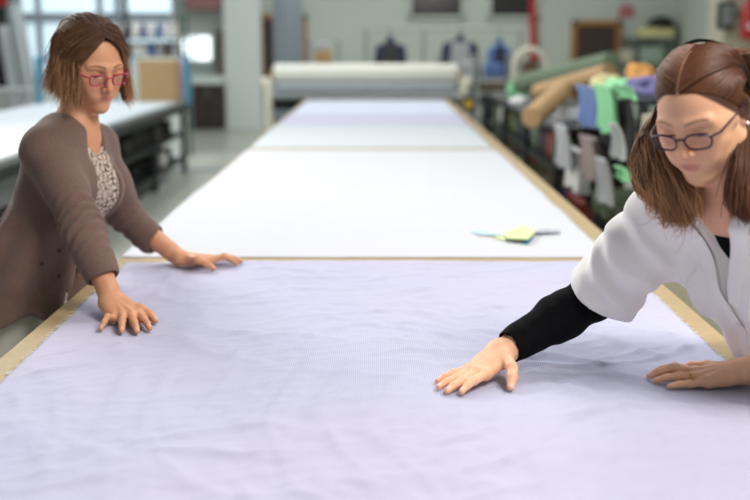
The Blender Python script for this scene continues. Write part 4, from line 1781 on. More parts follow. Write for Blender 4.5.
def folds_R(V):
    sh, el = np3(RJ['shR']), np3(RJ['elR'])
    ax = unit(el - sh)
    t = (V - sh) @ ax
    d = np.linalg.norm(V - sh - t[:, None] * ax, axis=1)
    off = 1 - (d < .13) * sstep(t, -.02, .05)
    # pulls running from the arm to the waist
    tt = (V - RP) @ axR / np.linalg.norm(RN - RP)
    lat = (V - RP) @ rtR
    r = .005 * fbm(V * [5, 5, 5] + 9, 3, 61) + .0055 * np.sin(lat * 85 + tt * 11 + 1.5 * fbm(V * 6, 2, 65)) * (1 - sstep(tt, .55, .95))
    return off * r


S.custom(lambda V: np.minimum(.848 - V[:, 0], .876 - V[:, 2]), (0, 0, 0), 1e9, .010, '&')
S.custom(folds_R)
CO = S
o = cloth_solid(S, .0038, 'coat', M['coat'], person2, 1)
o['label'] = 'white cotton coat with short wide sleeves'


# collar: two flat lapels lying along the open neck
for sg in (1, -1):
    path = []
    for t, x in ((.70, .010), (.76, .024), (.83, .040), (.90, .054), (.96, .064), (1.00, .066)):
        q = land(CO, tR(t, sg * x, .30), -fwR)
        path.append(q + fwR * .004)
    path.append(tR(1.03, sg * .060, -.02)); path.append(tR(1.04, sg * .03, -.075))
    pth = resample(path, 28)
    mb = MB()
    ww = [.008 + .017 * math.sin(PI * min(1, .12 + k / 27 * .75)) for k in range(28)]
    mb.tube(pth, ww, 12, flat=.16, up=fwR)
    mb.build('lapel', M['coat'], o, True)
# front edge and buttons
mb = MB()
pth = [land(CO, tR(t, .012, .34), -fwR) + fwR * .0015 for t in np.linspace(.70, -.1, 24)]
mb.tube(pth, .013, 10, flat=.22, up=fwR)
mb.build('placket', M['coat'], o, True)
for t in (.60, .38, .16):
    q = land(CO, tR(t, .004, .34), -fwR) + fwR * .0035
    MB().cyl(Vector(q), Vector(q + fwR * .004), .0065, 16).build('button', M['coatbutton'], o, True)

# trousers and shoes below the coat
S = Solid()
S.loft(RP, RN, rtR, [(-.30, .180, .125, 0, -.012), (0, .180, .120, 0, -.012), (.12, .165, .112, 0, -.008)], .02, round_=.02)
for sd in 'RL':
    S.cone(RJ['hip' + sd], RJ['kn' + sd], .095, .075, .03)
    S.cone(RJ['kn' + sd], np3(RJ['an' + sd]) + [0, 0, -.02], .075, .068, .02)
    S.plane((0, 0, .05), (0, 0, -1))
cloth_solid(S, .007, 'trousers', M['darktrouser'], person2)
shoes(RJ, person2, M['shoe'])

# hair: centre parting, smoothed back under a band, long loose ends
H = Hair(8)
dk, md, lt = np.array(lin(66, 40, 29)[:3]), np.array(lin(108, 69, 48)[:3]), np.array(lin(198, 148, 104)[:3])
rrR = (.0795, .1005, .0915)


def hpR(d, off=0): return RO + RR @ hair_point(d, rrR, off)


HLN = [(.003, .086, .044), (.022, .083, .043), (.044, .073, .036), (.060, .056, .020), (.070, .036, -.004), (.074, .016, -.026)]
for s in (1, -1):
    hl = resample(HLN, 12)
    paths = []
    for i, q in enumerate(hl):
        t = i / 11
        end = unit((s * (.46 + .30 * t), -.80, .16 - .34 * t))
        mid = unit((s * (.62 + .25 * t), .02 - .10 * t, .72 - .62 * t))
        root = unit((s * q[0], q[1], q[2]))
        paths.append([slerp(root, mid, k / 5) for k in range(6)] + [slerp(mid, end, k / 5) for k in range(1, 6)])
    offs = [.0006, .0035, .006, .0075, .0085, .009, .009, .0085, .008, .007, .006]
    H.sheet(list(scalp_guides(RS, RO, RR, paths, offs)), 2600, .0028, md * .85, dk, md, r=.0009, clump=.0012, wave=.001, ends=.03, starts=.06)
    paths = []
    for i in range(12):
        t = i / 11
        root = unit((s * .035, .90 - 1.75 * t, .50 + .55 * math.sin(t * 2.3)))
        end = unit((s * (.62 - .2 * t), -.70 - .1 * t, -.12))
        mid = unit((s * (.78 - .18 * t), .05 - .65 * t, .60 - .05 * t))
        paths.append([slerp(root, mid, k / 5) for k in range(6)] + [slerp(mid, end, k / 5) for k in range(1, 6)])
    offs = [.003, .007, .010, .012, .013, .013, .012, .011, .010, .009, .008]
    H.sheet(list(scalp_guides(RS, RO, RR, paths, offs)), 3200, .0030, md * .85, dk, md, r=.0009, clump=.0015, wave=.001, ends=.03)


# the loose length on her right, blown forward over the shoulder
def wp(*ps): return [np3(at(*p)) for p in ps]


left_fall = [
    wp((664, 108, 2.03), (660, 135, 2.03), (668, 155, 2.01), (680, 176, 1.99), (689, 198, 1.98), (692, 215, 1.985), (686, 222, 1.99)),
    wp((658, 106, 2.05), (655, 132, 2.05), (661, 156, 2.03), (671, 180, 2.01), (680, 204, 2.00), (683, 220, 2.0), (677, 222, 2.01)),
    wp((657, 108, 2.07), (650, 134, 2.07), (652, 158, 2.05), (660, 180, 2.03), (671, 200, 2.02), (676, 214, 2.02), (670, 217, 2.03)),
    wp((657, 110, 2.09), (645, 136, 2.09), (643, 158, 2.08), (648, 178, 2.06), (657, 194, 2.05), (664, 204, 2.05), (662, 209, 2.05)),
    wp((658, 112, 2.10), (643, 136, 2.11), (636, 156, 2.11), (637, 174, 2.10), (644, 188, 2.09), (650, 196, 2.09), (655, 199, 2.08)),
]
H.sheet(left_fall, 1500, .016, dk, lt * .72, md, r=.0010, clump=.011, wave=.016, ends=.32, fly=.014, wavef=3.4)
H.sheet(left_fall[1:], 900, .018, md * 1.1, lt * 1.15, lt, r=.0008, clump=.014, wave=.018, ends=.40, fly=.024, wavef=3.8)  # lighter strands also put the golden glow of lit hair into the colour
right_fall = [
    wp((741, 108, 1.97), (738, 138, 1.95), (733, 165, 1.93), (730, 188, 1.925), (730, 204, 1.925), (734, 212, 1.93)),
    wp((746, 100, 1.97), (745, 135, 1.95), (742, 165, 1.92), (740, 190, 1.91), (740, 208, 1.91), (744, 216, 1.92)),
    wp((752, 98, 1.98), (754, 135, 1.96), (754, 168, 1.93), (752, 195, 1.91), (752, 214, 1.91), (756, 222, 1.92)),
    wp((756, 100, 2.0), (762, 138, 1.98), (764, 170, 1.95), (764, 200, 1.93), (766, 220, 1.93)),
]
H.sheet(right_fall, 1300, .014, dk * 1.1, md * 1.1, md, r=.0011, clump=.005, wave=.005, ends=.15, fly=.01)
tail = [[RO + RR @ np.array(q) for q in g] for g in (
    [(-.02, -.105, .055), (-.05, -.135, .05), (-.075, -.14, -.0), (-.08, -.12, -.07), (-.085, -.09, -.13)],
    [(.0, -.108, .05), (-.005, -.145, .045), (-.015, -.155, -.01), (-.02, -.14, -.08), (-.02, -.10, -.15)],
    [(.02, -.105, .05), (.05, -.13, .04), (.06, -.135, -.01), (.06, -.12, -.07), (.06, -.09, -.13)])]
H.sheet(tail, 900, .014, md, lt * .8, md, r=.0011, clump=.006, wave=.006)
H.build('hair', M['hair_auburn'], person2)['label'] = 'long auburn hair parted in the middle and tied back'
mb = MB()
pb_ = scalp_guides(RS, RO, RR, [[(math.sin(a), -.36 - .10 * math.cos(a), math.cos(a)) for a in np.linspace(-1.75, 1.75, 44)]], [.0115] * 44)[0]
mb.tube([Vector(q) for q in pb_], .0036, 8, flat=.6)
mb.build('hairband', M['black'], person2, True)
spectacles(RO, RR, person2, M['plumframe'], 'dark plum glasses', w=.0250, h=.0158, r=.0021, sq=2.7)
# ear drop and ring
e = RO + RR @ np.array([-.0775, -.006, -.031])
MB().lathe([(.0005, .004), (.0030, .0025), (.0042, 0), (.0030, -.003), (.0005, -.0042)], e, 14).build('earring', M['silver'], person2, True)
m_, pip, dip, tip, r_ = RJ['handL']['joints'][2]
ax = unit(pip - m_); c = lerp(m_, pip, .52)
u = unit(np.cross(ax, [0, 0, 1])); v = np.cross(u, ax)
MB().tube([c + (u * math.cos(a) + v * math.sin(a)) * (r_[0] * .97) for a in np.linspace(0, 2 * PI, 28)[:-1]], .0016, 8, closed=True).build('ring', M['gold'], person2, True)

# ------------------------------------------------------------------ the hall behind
def px_box(px0, px1, py0, py1, zc, depth):
    """world box that fills a picture rectangle at depth zc: centre, size"""
    a, b = at(px0, py1, zc), at(px1, py0, zc)
    y = at((px0 + px1) / 2, (py0 + py1) / 2, zc).y
    return ((a.x + b.x) / 2, y + depth / 2, (a.z + b.z) / 2), (abs(b.x - a.x), depth, abs(b.z - a.z))


def lone(mb, name, m, label, cat, group=None, smooth=False):
    o = mb.build(name, m, smooth=smooth)
    rebase(o)
    return tag(o, label, cat, group)


# --- winding machine at the end of the table, with its roll of cream cloth
mz = 12.75
MY = at(365, 80, mz).y
mc = at(365, 100, mz)
mach = empty('winding_machine', (mc.x, MY, 0))
tag(mach, 'wide grey cloth-winding machine standing across the far end of table', 'machine')
xl, xr = at(272, 80, mz).x, at(459, 80, mz).x
rr_ = .118
zt_, zb_ = at(365, 74, mz).z - rr_ - .002, at(365, 98, mz).z
m_ = MB().box(((xl + xr) / 2, MY + .28, (zt_ + zb_) / 2), (xr - xl - .06, .5, zt_ - zb_), bev=.03)
m_.build('housing', M['machine'], mach)
MB().box(((xl + xr) / 2, MY + .01, zb_ + .10), (xr - xl - .1, .03, .025)).build('guide_bar', M['steel'], mach)
MB().box(((xl + xr) / 2, MY + .3, zb_ - .08), (xr - xl, .55, .14), bev=.01).build('bed', M['black'], mach)
MB().cyl((xl, MY - .06, zb_ + .02), (xr, MY - .06, zb_ + .02), .035, 16).build('roller', M['steel'], mach, True)
for x, sg in ((xl - .06, -1), (xr + .06, 1)):
    f = MB().prism([(-.05, 0), (.55, 0), (.42, .60), (.36, zt_ + .02), (.12, zt_ + .02), (.02, .60)], .10, (x, MY, 0), (0, 1, 0), (0, 0, 1)).build('side_frame', M['cream'], mach)
    MB().cyl((x - sg * .04, MY + .2, zt_ + .0), (x + sg * .10, MY + .2, zt_ + .0), .075, 20).build('bearing_cap', M['cream'], mach, True)
p = at(470, 104, mz)
MB().cyl((p.x - .02, MY - .03, p.z), (p.x - .02, MY - .07, p.z), .05, 16).build('control_knob', M['yellow'], mach, True)
MB().box((p.x - .02, MY + .05, p.z), (.16, .14, .2), bev=.02).build('control_box', M['darkmetal'], mach)
ra, rb = at(273, 71, mz), at(458, 72.5, mz)
roll = empty('cloth_roll', ((ra.x + rb.x) / 2, MY + .2, zt_))
tag(roll, 'long cream roll of cloth resting along top of winding machine', 'fabric roll')
rz = zt_ + rr_ + .002
rl = MB().tube([(ra.x, MY + .2, rz), (ra.x + .01, MY + .2, rz), (0, MY + .2, rz), (rb.x - .01, MY + .2, rz), (rb.x, MY + .2, rz)], [rr_ * .94, rr_, rr_ * 1.01, rr_, rr_ * .94], 36)
rl.build('wound_cloth', M['rollwhite'], roll, True)
for x, sg in ((ra.x, -1), (rb.x, 1)):
    MB().cyl((x, MY + .2, rz), (x + sg * .05, MY + .2, rz), .045, 16).build('core_tube', M['kraft'], roll, True)


# --- shelving, racks and rails -------------------------------------------------------------
def rack(name, label, x0, x1, y0, y1, zs, ztop, m, nposts=2, pr=.02, back=None):
    r = empty(name, ((x0 + x1) / 2, (y0 + y1) / 2, 0))
    tag(r, label, 'rack')
    for i in range(nposts):
        if x1 - x0 > y1 - y0:
            xs = [x0 + (x1 - x0) * i / (nposts - 1)]; ys = (y0, y1)
        else:
            xs = (x0, x1); ys = [y0 + (y1 - y0) * i / (nposts - 1)]
        for x in xs:
            for y in ys:
                MB().box((x, y, ztop / 2), (pr * 2, pr * 2, ztop), bev=.003).build('post', m, r)
    for z in zs:
        MB().box(((x0 + x1) / 2, (y0 + y1) / 2, z - .012), (x1 - x0 + pr, y1 - y0 + pr, .024)).build('shelf', m, r)
    return r


def bolt(a, b, r, m, core=True):
    """a rolled bolt of cloth between two ends"""
    a, b = Vector(a), Vector(b)
    d = (b - a).normalized()
    mb = MB()
    mb.tube([a, a + d * .004, a.lerp(b, .5), b - d * .004, b], [r * .9, r, r * 1.03, r, r * .9], 14)
    # the loose outer turn
    u = d.orthogonal().normalized(); v = d.cross(u)
    mb.tube([a + d * .01 + u * r * .98, b - d * .01 + u * r * .98], r * .12, 6)
    return mb


# rack of fabric along the right side of the table
RX0, RX1, RY0, RY1 = 1.12, 1.80, 6.5, 10.6
SHZ = (.14, .44, .74, 1.0)
rack('storage_rack', 'long dark metal rack of fabric bolts along right side of table', RX0, RX1, RY0, RY1, SHZ, 1.02, M['darkmetal'], 4)
NX0, NX1, NY0, NY1, NTOP = 1.26, 1.86, 4.98, 6.38, 1.262
rack('storage_rack', 'taller dark rack hung with blue and mint cloth, nearer than the long rack', NX0, NX1, NY0, NY1, (.14, .5, NTOP), NTOP, M['darkmetal'], 2)
pal = [('olive', 'olive'), ('charcoal', 'charcoal'), ('brown', 'brownc'), ('grey', 'greycloth'), ('sage', 'sage'), ('dull red', 'redc'), ('pink', 'pinkc'), ('white', 'whitecloth'), ('navy', 'navy')]
wts = [9, 10, 7, 2, 4, 2, 1, 1.5, 5]
rnd = random.Random(21)
for rk, x0_, ya, yb, npst, shz in (('long rack', RX0, RY0, RY1, 4, list(zip(SHZ[:3], ('lowest', 'second', 'third')))), ('taller rack', NX0, NY0, NY1, 2, [(.14, 'lowest'), (.5, 'middle')])):
    for zs, sn in shz:
        y = ya + .13
        while y < yb - .13:
            r = rnd.uniform(.062, .095)
            cn, mk = rnd.choices(pal, wts)[0]
            if not any(abs(y - (ya + (yb - ya) * i / (npst - 1))) < r + .03 for i in range(npst)):
                o = bolt((x0_ + .03, 0, 0), (x0_ + .53, 0, 0), r, M[mk]).build('fabric_bolt', M[mk], smooth=True)
                o.location = (0, y, zs + r * 1.12)
                tag(o, '%s fabric bolt on %s shelf of the %s at right' % (cn, sn, rk), 'fabric bolt', '%s bolts on the %s shelf of the %s' % (cn, sn, rk))
            y += r * 2.3 + rnd.uniform(0, .05)

zt4 = SHZ[3]
# things lying on top of the rack, far to near
def long_roll(name, pa, za, pb, zb, r, m, label, cat='fabric roll', hollow=False):
    a, b = at(*pa, za), at(*pb, zb)
    mb = bolt(a, b, r, m)
    if hollow:
        mb = MB()
        d = (b - a).normalized()
        mb.tube([a, a + d * .002, b - d * .002, b, b - d * .03], [r * .93, r, r, r * .86, r * .8], 20)
    return lone(mb, name, m, label, cat, smooth=True)


long_roll('fabric_roll', (520, 84), 9.6, (612, 62), 8.2, .085, M['sage'], 'sage green roll of cloth slanting behind the kraft tubes on fabric rack')
long_roll('cardboard_tube', (538, 92), 8.4, (609, 72), 7.6, .065, M['kraft'], 'upper kraft cardboard tube lying aslant across top of fabric rack', 'cardboard tube', True)
long_roll('cardboard_tube', (561, 92), 7.0, (531, 118), 6.5, .066, M['kraft'], 'lower kraft cardboard tube jutting from fabric rack over table', 'cardboard tube', True)


def heap(name, c, s, m, label, cat='cloth', seed=0, drape=0.0):
    """a loosely crumpled bundle of cloth"""
    n1, n2 = 26, 14
    vs, fs = [], []
    for i in range(n2 + 1):
        th = PI / 2 * i / n2 * 1.0
        for j in range(n1):
            ph = 2 * PI * j / n1
            vs.append((math.cos(th) ** .6 * math.cos(ph), math.cos(th) ** .6 * math.sin(ph), math.sin(th)))
    V = np.array(vs)
    nz = fbm(V * 2.4 + seed * 3.7, 3, seed)
    V = V * (1 + .22 * nz)[:, None]
    V[:, 2] = np.maximum(V[:, 2], 0)
    V = V * np.array([s[0] / 2, s[1] / 2, s[2]]) + np.array(c)
    for i in range(n2):
        for j in range(n1):
            j2 = (j + 1) % n1
            fs.append((i * n1 + j, i * n1 + j2, (i + 1) * n1 + j2, (i + 1) * n1 + j))
    mb = MB().add([tuple(v) for v in V], fs)
    mb.f.append(tuple(range(n1))[::-1])
    return lone(mb, name, m, label, cat, smooth=True)


def on_top(px, x, z):
    """the spot on a rack top at x = const below a picture column"""
    zc = x * F_PX / (px - 378.0)
    return (x, at(px, 100, zc).y, z + .001)


heap('folded_cloth', on_top(517, 1.36, 1.0), (.2, .3, .13), M['green'], 'mint green folded cloth at far end of long rack', seed=1)
heap('folded_cloth', on_top(519, 1.22, 1.0), (.16, .3, .05), M['whitecloth'], 'white cloth folded flat near mint cloth on long rack', seed=2)
heap('folded_cloth', on_top(572, 1.30, 1.0), (.26, .34, .09), M['greycloth'], 'pale grey crumpled cloth on long rack beside kraft tube', seed=3)
heap('folded_cloth', on_top(645, 1.40, NTOP), (.24, .3, .09), M['purplec'], 'violet-blue folded cloth on near end of taller rack', seed=4)
heap('folded_cloth', on_top(640, 1.60, NTOP), (.2, .26, .12), M['orangec'], 'orange folded cloth behind violet-blue cloth on taller rack', seed=5)
heap('folded_cloth', on_top(622, 1.38, NTOP), (.2, .32, .06), M['green'], 'mint green cloth heaped on taller rack beside violet-blue cloth', seed=6)
heap('folded_cloth', on_top(606, 1.37, NTOP), (.18, .26, .07), M['paleyellow'], 'pale yellow folded cloth on top of taller rack', seed=7)


def hanging(name, px0, px1, py0, py1, zc, m, label, seed=0, thick=.03, cat='hanging cloth', group=None, fold=3.0, X=None):
    """a length of cloth hanging in soft vertical folds, facing the camera or (X given) along a rack's long side"""
    if X is None:
        a, b = at(px0, py0, zc), at(px1, py1, zc)
        A, B = Vector((a.x, a.y, 0)), Vector((b.x, a.y, 0))
    else:
        zm = X * F_PX / ((px0 + px1) / 2 - 378.0)
        a, b = at(px0, py0, zm), at(px1, py1, zm)
        A = Vector((X, at(px0, 100, X * F_PX / (px0 - 378.0)).y, 0)); B = Vector((X, at(px1, 100, X * F_PX / (px1 - 378.0)).y, 0))
    T_ = (B - A); Wd = T_.length; T_.normalize(); Nn = Vector((-T_.y, T_.x, 0))
    n1, n2 = 22, 14
    vs, fs = [], []
    rn = random.Random(seed)
    ph = rn.random() * 6
    for side in (0, 1):
        for i in range(n2 + 1):
            v = i / n2
            for j in range(n1 + 1):
                u = j / n1
                w = 1 - .10 * math.sin(v * PI) + .05 * math.sin(v * 5 + ph)
                x = Wd * (u - .5) * w
                z = a.z + (b.z - a.z) * v + (.012 * math.sin(u * 9 + ph) * v)
                y = .018 * math.sin(u * 2 * PI * fold + ph + v * 1.2) * (.3 + v) + (thick if side else 0) * (1 - .6 * abs(2 * u - 1) ** 3) - .03 * (1 - v) ** 3
                q = (A + B) / 2 + T_ * x + Nn * y
                vs.append((q.x, q.y, z))
    K = (n1 + 1) * (n2 + 1)
    for i in range(n2):
        for j in range(n1):
            q = i * (n1 + 1) + j
            f = (q, q + n1 + 1, q + n1 + 2, q + 1)
            fs.append(f); fs.append(tuple(K + k for k in f[::-1]))
    rim = [j for j in range(n1 + 1)] + [i * (n1 + 1) + n1 for i in range(1, n2 + 1)] + [n2 * (n1 + 1) + j for j in range(n1 - 1, -1, -1)] + [i * (n1 + 1) for i in range(n2 - 1, 0, -1)]
    for k in range(len(rim)):
        p_, q_ = rim[k], rim[(k + 1) % len(rim)]
        fs.append((p_, q_, K + q_, K + p_))
    return lone(MB().add(vs, fs), name, m, label, cat, group, True)


HX = 1.13
hanging('hanging_cloth', 579, 597.5, 86, 126, 0, M['blue'], 'cornflower blue cloth hanging over long side of taller rack', 1, X=HX)
hanging('hanging_cloth', 598, 615, 85, 131, 0, M['green'], 'mint green cloth hanging next to blue cloth on taller rack', 2, X=HX)
hanging('hanging_cloth', 616, 630, 84, 97, 0, M['green'], 'short mint green cloth end hanging above dark hanging strips', 3, X=HX + .02)
hanging('hanging_cloth', 559, 570, 126, 168, 0, M['greycloth'], 'pale grey rag hanging left of crumpled white cloth', 4, X=1.05)
hanging('hanging_cloth', 571, 585, 150, 192, 0, M['whitecloth'], 'crumpled white cloth hanging low on taller rack', 5, .05, X=HX)
hanging('hanging_cloth', 586, 600, 138, 180, 0, M['pinkc'], 'dusty beige-pink cloth hanging beside crumpled white cloth', 6, .05, X=HX)
hanging('hanging_cloth', 616, 622, 124, 158, 0, M['greycloth'], 'narrow grey rag hanging in front of dark strips', 7, .02, X=HX - .06)
hanging('hanging_cloth', 602, 611, 160, 205, 0, M['greycloth'], 'grey-white rag hanging low under mint cloth on taller rack', 8, X=HX - .01)
hanging('hanging_cloth', 623, 628, 168, 180, 0, M['green'], 'tiny mint green scrap low on taller rack', 9, .02, X=HX - .05)
hanging('hanging_cloth', 574, 590, 201, 218, 0, M['redc'], 'dull red cloth hanging lowest on taller rack', 10, .05, X=HX - .01)
for k in range(7):
    hanging('hanging_strip', 603 + k * 4.5, 606.6 + k * 4.5, 99 + (k % 2), 152 + 5 * (k % 3), 0, M['charcoal'], 'dark cloth strip, one of a close row hanging along taller rack', 20 + k, .012, 'hanging cloth', 'dark cloth strips hanging along the taller rack', 1.0, X=1.205)
# pale board closing the near end of the rack
lone(MB().box((1.56, NY0 - .06, .60), (.64, .03, 1.2), bev=.006), 'end_board', M['beige'], 'tall beige board standing at near end of taller rack', 'board')

# --- rail of jackets and shelving against the back, right of the winding machine
JZ = 15.2
ja, jb = at(366, 36, JZ), at(520, 36, JZ)
JY = ja.y
jr = empty('garment_rail', ((ja.x + jb.x) / 2, JY, 0))
tag(jr, 'long steel garment rail with jackets standing before the back wall', 'rail')
JRZ = at(400, 37, JZ).z + .12
MB().cyl((ja.x, JY, JRZ), (jb.x, JY, JRZ), .018, 12).build('rail_bar', M['steel'], jr, True)
for x in (ja.x, at(424, 36, JZ).x, jb.x):
    MB().cyl((x, JY, .03), (x, JY, JRZ), .02, 12).build('post', M['steel'], jr, True)
    MB().box((x, JY, .025), (.06, .6, .05), bev=.01).build('foot', M['steel'], jr)


def jacket(px0, px1, ptop, m, mfront, label, drop=.62):
    a, b = at(px0, ptop, JZ), at(px1, ptop, JZ)
    cx, w = (a.x + b.x) / 2, b.x - a.x
    zt = a.z
    root = empty('hanging_jacket', (cx, JY, zt - drop)); tag(root, label, 'jacket')
    S = Solid()
    S.loft((cx, JY, zt - drop), (cx, JY, zt - .03), (1, 0, 0), [(0, w * .36, .085, 0, 0), (.5, w * .34, .085, 0, 0), (.8, w * .36, .08, 0, 0), (.95, w * .24, .06, 0, 0), (1.0, w * .10, .05, 0, 0)], .03, round_=.02)
    for s in (-1, 1):
        S.cone((cx + s * w * .30, JY, zt - .12), (cx + s * w * .43, JY - .02, zt - drop * .92), .062, .052, .03)
    S.cone((cx, JY - .01, zt - .05), (cx, JY - .01, zt + .01), .06, .055, .02)
    S.ell((cx, JY - .07, zt - .02), (.05, .05, .09), .01, '-')
    S.custom(lambda V: .008 * fbm(V * [9, 9, 3], 2, 5))
    cloth_solid(S, .014, 'jacket_shell', m, root, 1)
    mb = MB()
    mb.prism([(-.10, -.06), (.10, -.06), (.13, -.50), (-.13, -.50)], .03, (cx, JY - .085, zt), (w / .52, 0, 0), (0, 0, 1))
    mb.build('front_panel', mfront, root)
    mb = MB()
    mb.tube([(cx - w * .36, JY, zt - .10), (cx, JY, zt - .01), (cx + w * .36, JY, zt - .10)], .012, 8)
    mb.tube([(cx, JY, zt - .01), (cx, JY - .012, zt + .03), (cx, JY - .030, JRZ - .01), (cx, JY - .022, JRZ + .024), (cx, JY, JRZ + .032), (cx, JY + .024, JRZ + .022), (cx, JY + .03, JRZ)], .005, 6)
    mb.build('hanger', M['black'], root)
    return root


jacket(372, 408, 40, M['navy'], M['charcoal'], 'dark navy jacket hanging alone above middle of the cream roll')
jacket(438, 482, 38, M['navy'], M['greycloth'], 'dark blue jacket with grey front hanging above right end of cream roll')
jacket(487, 512, 42, M['denim'], M['navy'], 'faded denim jacket hanging rightmost on the garment rail', .5)

SZ = 14.4
sa, sb = at(440, 60, SZ), at(512, 60, SZ)
SY = sa.y
szs = [at(460, y, SZ).z for y in (122, 105, 91, 78)]
rack('shelf_unit', 'pale steel shelf unit behind right end of the winding machine', sa.x, sb.x, SY, SY + .5, szs, at(460, 55, SZ).z, M['steel'], 3, .025)


def px_item(name, px0, px1, py0, zbase, zc, depth, m, label, cat, group=None, bev=.015):
    a, b = at(px0, py0, zc), at(px1, py0, zc)
    z0 = zbase + .001
    h = max(.03, a.z - z0)
    return lone(MB().box(((a.x + b.x) / 2, a.y + depth / 2, z0 + h / 2), (b.x - a.x, depth, h), bev=bev), name, m, label, cat, group)


px_item('storage_box', 444, 458, 66, szs[3], SZ + .03, .34, M['charcoal'], 'charcoal box on top shelf of steel unit, leftmost', 'box')
px_item('storage_box', 462, 476, 62, szs[3], SZ + .03, .34, M['greycloth'], 'pale grey box on top shelf of steel unit', 'box')
px_item('storage_box', 486, 504, 64, szs[3], SZ + .03, .34, M['denim'], 'pale blue box on top shelf of steel unit, rightmost', 'box')
px_item('storage_box', 446, 470, 82, szs[2], SZ + .03, .34, M['navy'], 'navy box on second shelf of steel unit', 'box')
px_item('storage_box', 481, 507, 83, szs[2], SZ + .03, .34, M['brownc'], 'brown box on second shelf of steel unit', 'box')
px_item('storage_box', 481, 508, 95, szs[1], SZ + .03, .34, M['charcoal'], 'dark flat box on third shelf of steel unit', 'box')
px_item('storage_bin', 484, 510, 107, 0.0, SZ - .5, .4, M['black'], 'black bin standing on floor before steel shelf unit', 'bin')

# left of the machine: small stand with boxes behind the cream roll
za = 14.2
a, b = at(308, 62, za), at(338, 62, za)
zsx = a.z
rack('shelf_stand', 'small grey stand behind left end of cream roll, carrying a tan box', a.x, b.x, a.y, a.y + .4, (zsx - .35, zsx - .02), at(308, 40, za).z, M['steel'], 2, .015)
px_item('storage_box', 314, 332, 51, zsx - .02, za + .05, .28, M['kraft'], 'tan cardboard box on small grey stand', 'box')
px_item('storage_box', 313, 328, 43, at(320, 51, za + .05).z, za + .06, .24, M['greycloth'], 'grey box on top of the tan cardboard box', 'box')

# red standpipe, hoop, sign, shelf on the back wall
p = at(533.5, 30, 17.9)
pipe = empty('red_pipe', (p.x, p.y, 0)); tag(pipe, 'red pipe running down the back wall beside wooden door', 'pipe')
q1, q2 = at(531, -30, 17.9), at(537, 56, 17.9)
MB().tube([(q1.x, q1.y, CEIL_Z - .02), (q1.x, q1.y, q1.z), (q2.x, q1.y, q2.z), (q2.x, q1.y, 0.0)], .06, 14).build('pipe_run', M['red'], pipe, True)
MB().lathe([(.085, -.04), (.095, 0), (.085, .04)], (q2.x, q1.y, q2.z), 16).build('pipe_joint', M['red'], pipe, True)
hz_ = 11.4
hc = at(530, 68, hz_)
hoop = empty('hose_reel', (hc.x, hc.y, 0)); tag(hoop, 'pale cream hoop of a reel on a stand behind the fabric rolls', 'reel')
MB().tube([(hc.x + .175 * math.cos(t), hc.y, hc.z + .2 * math.sin(t)) for t in np.linspace(0, 2 * PI, 40)[:-1]], .035, 12, closed=True).build('hoop', M['cream'], hoop, True)
MB().cyl((hc.x, hc.y - .06, hc.z), (hc.x, hc.y + .08, hc.z), .09, 20).build('hub', M['brownc'], hoop, True)
for s in (-1, 1):
    MB().tube([(hc.x + s * .175, hc.y, hc.z), (hc.x + s * .19, hc.y, hc.z - .4), (hc.x + s * .22, hc.y, 0.0)], .028, 10).build('leg', M['cream'], hoop, True)
MB().cyl((hc.x - .17, hc.y, hc.z), (hc.x + .17, hc.y, hc.z), .018, 8).build('axle', M['steel'], hoop, True)

c, s_ = px_box(615, 630, 5, 18, 18.4, .02)
sg = MB().prism([(-s_[0] / 2, -s_[2] / 2), (s_[0] / 2, -s_[2] / 2), (s_[0] / 2, s_[2] / 2 * .5), (0.0, s_[2] / 2 * 1.1), (-s_[0] / 2, s_[2] / 2 * .5)], .02, (c[0], BACK_Y - .014, c[2]), (1, 0, 0), (0, 0, 1))
lone(sg, 'wall_sign', mat('faded_red_sign', (176, 104, 108), .5, var=.2, scale=14), 'small faded red sign high on back wall, right of wooden door', 'sign')

wz = 18.1
a, b = at(620, 37.5, wz), at(688, 37.5, wz)
ws = empty('wall_shelf', ((a.x + b.x) / 2, BACK_Y - .25, a.z)); tag(ws, 'grey two-tier wall shelf at right of back wall, carrying a black dome', 'shelf')
zlo = at(640, 62, wz).z
for z in (a.z, zlo):
    MB().box(((a.x + b.x) / 2, BACK_Y - .25, z - .015), (b.x - a.x, .48, .03), bev=.004).build('shelf_board', M['steel'], ws)
for x in (a.x + .02, (a.x + b.x) / 2, b.x - .02):
    MB().box((x, BACK_Y - .03, (a.z + zlo) / 2 - .08), (.03, .04, a.z - zlo + .2)).build('bracket', M['steel'], ws)
px_item('plastic_tray', 640, 675, 27.5, a.z, 17.76, .32, M['paleyellow'], 'pale yellow tray on upper tier of wall shelf', 'tray')
ztop = at(650, 27.5, 17.76).z
dm = at(664, 27, 17.76)
lone(MB().lathe([(.24, 0), (.245, .02), (.23, .08), (.17, .15), (.08, .185), (.001, .19)], (dm.x, dm.y + .18, ztop + .002), 24), 'dome_cover', M['black'], 'black dome cover standing on the pale yellow tray', 'cover', smooth=True)
px_item('storage_box', 642, 664, 47, zlo, 17.76, .32, mat('pale_green_box', (150, 172, 156), .6, var=.08), 'pale green box on lower tier of wall shelf', 'box')
px_item('storage_box', 622, 634, 50, zlo, 17.76, .32, M['beige'], 'small beige box at left of lower tier of wall shelf', 'box')

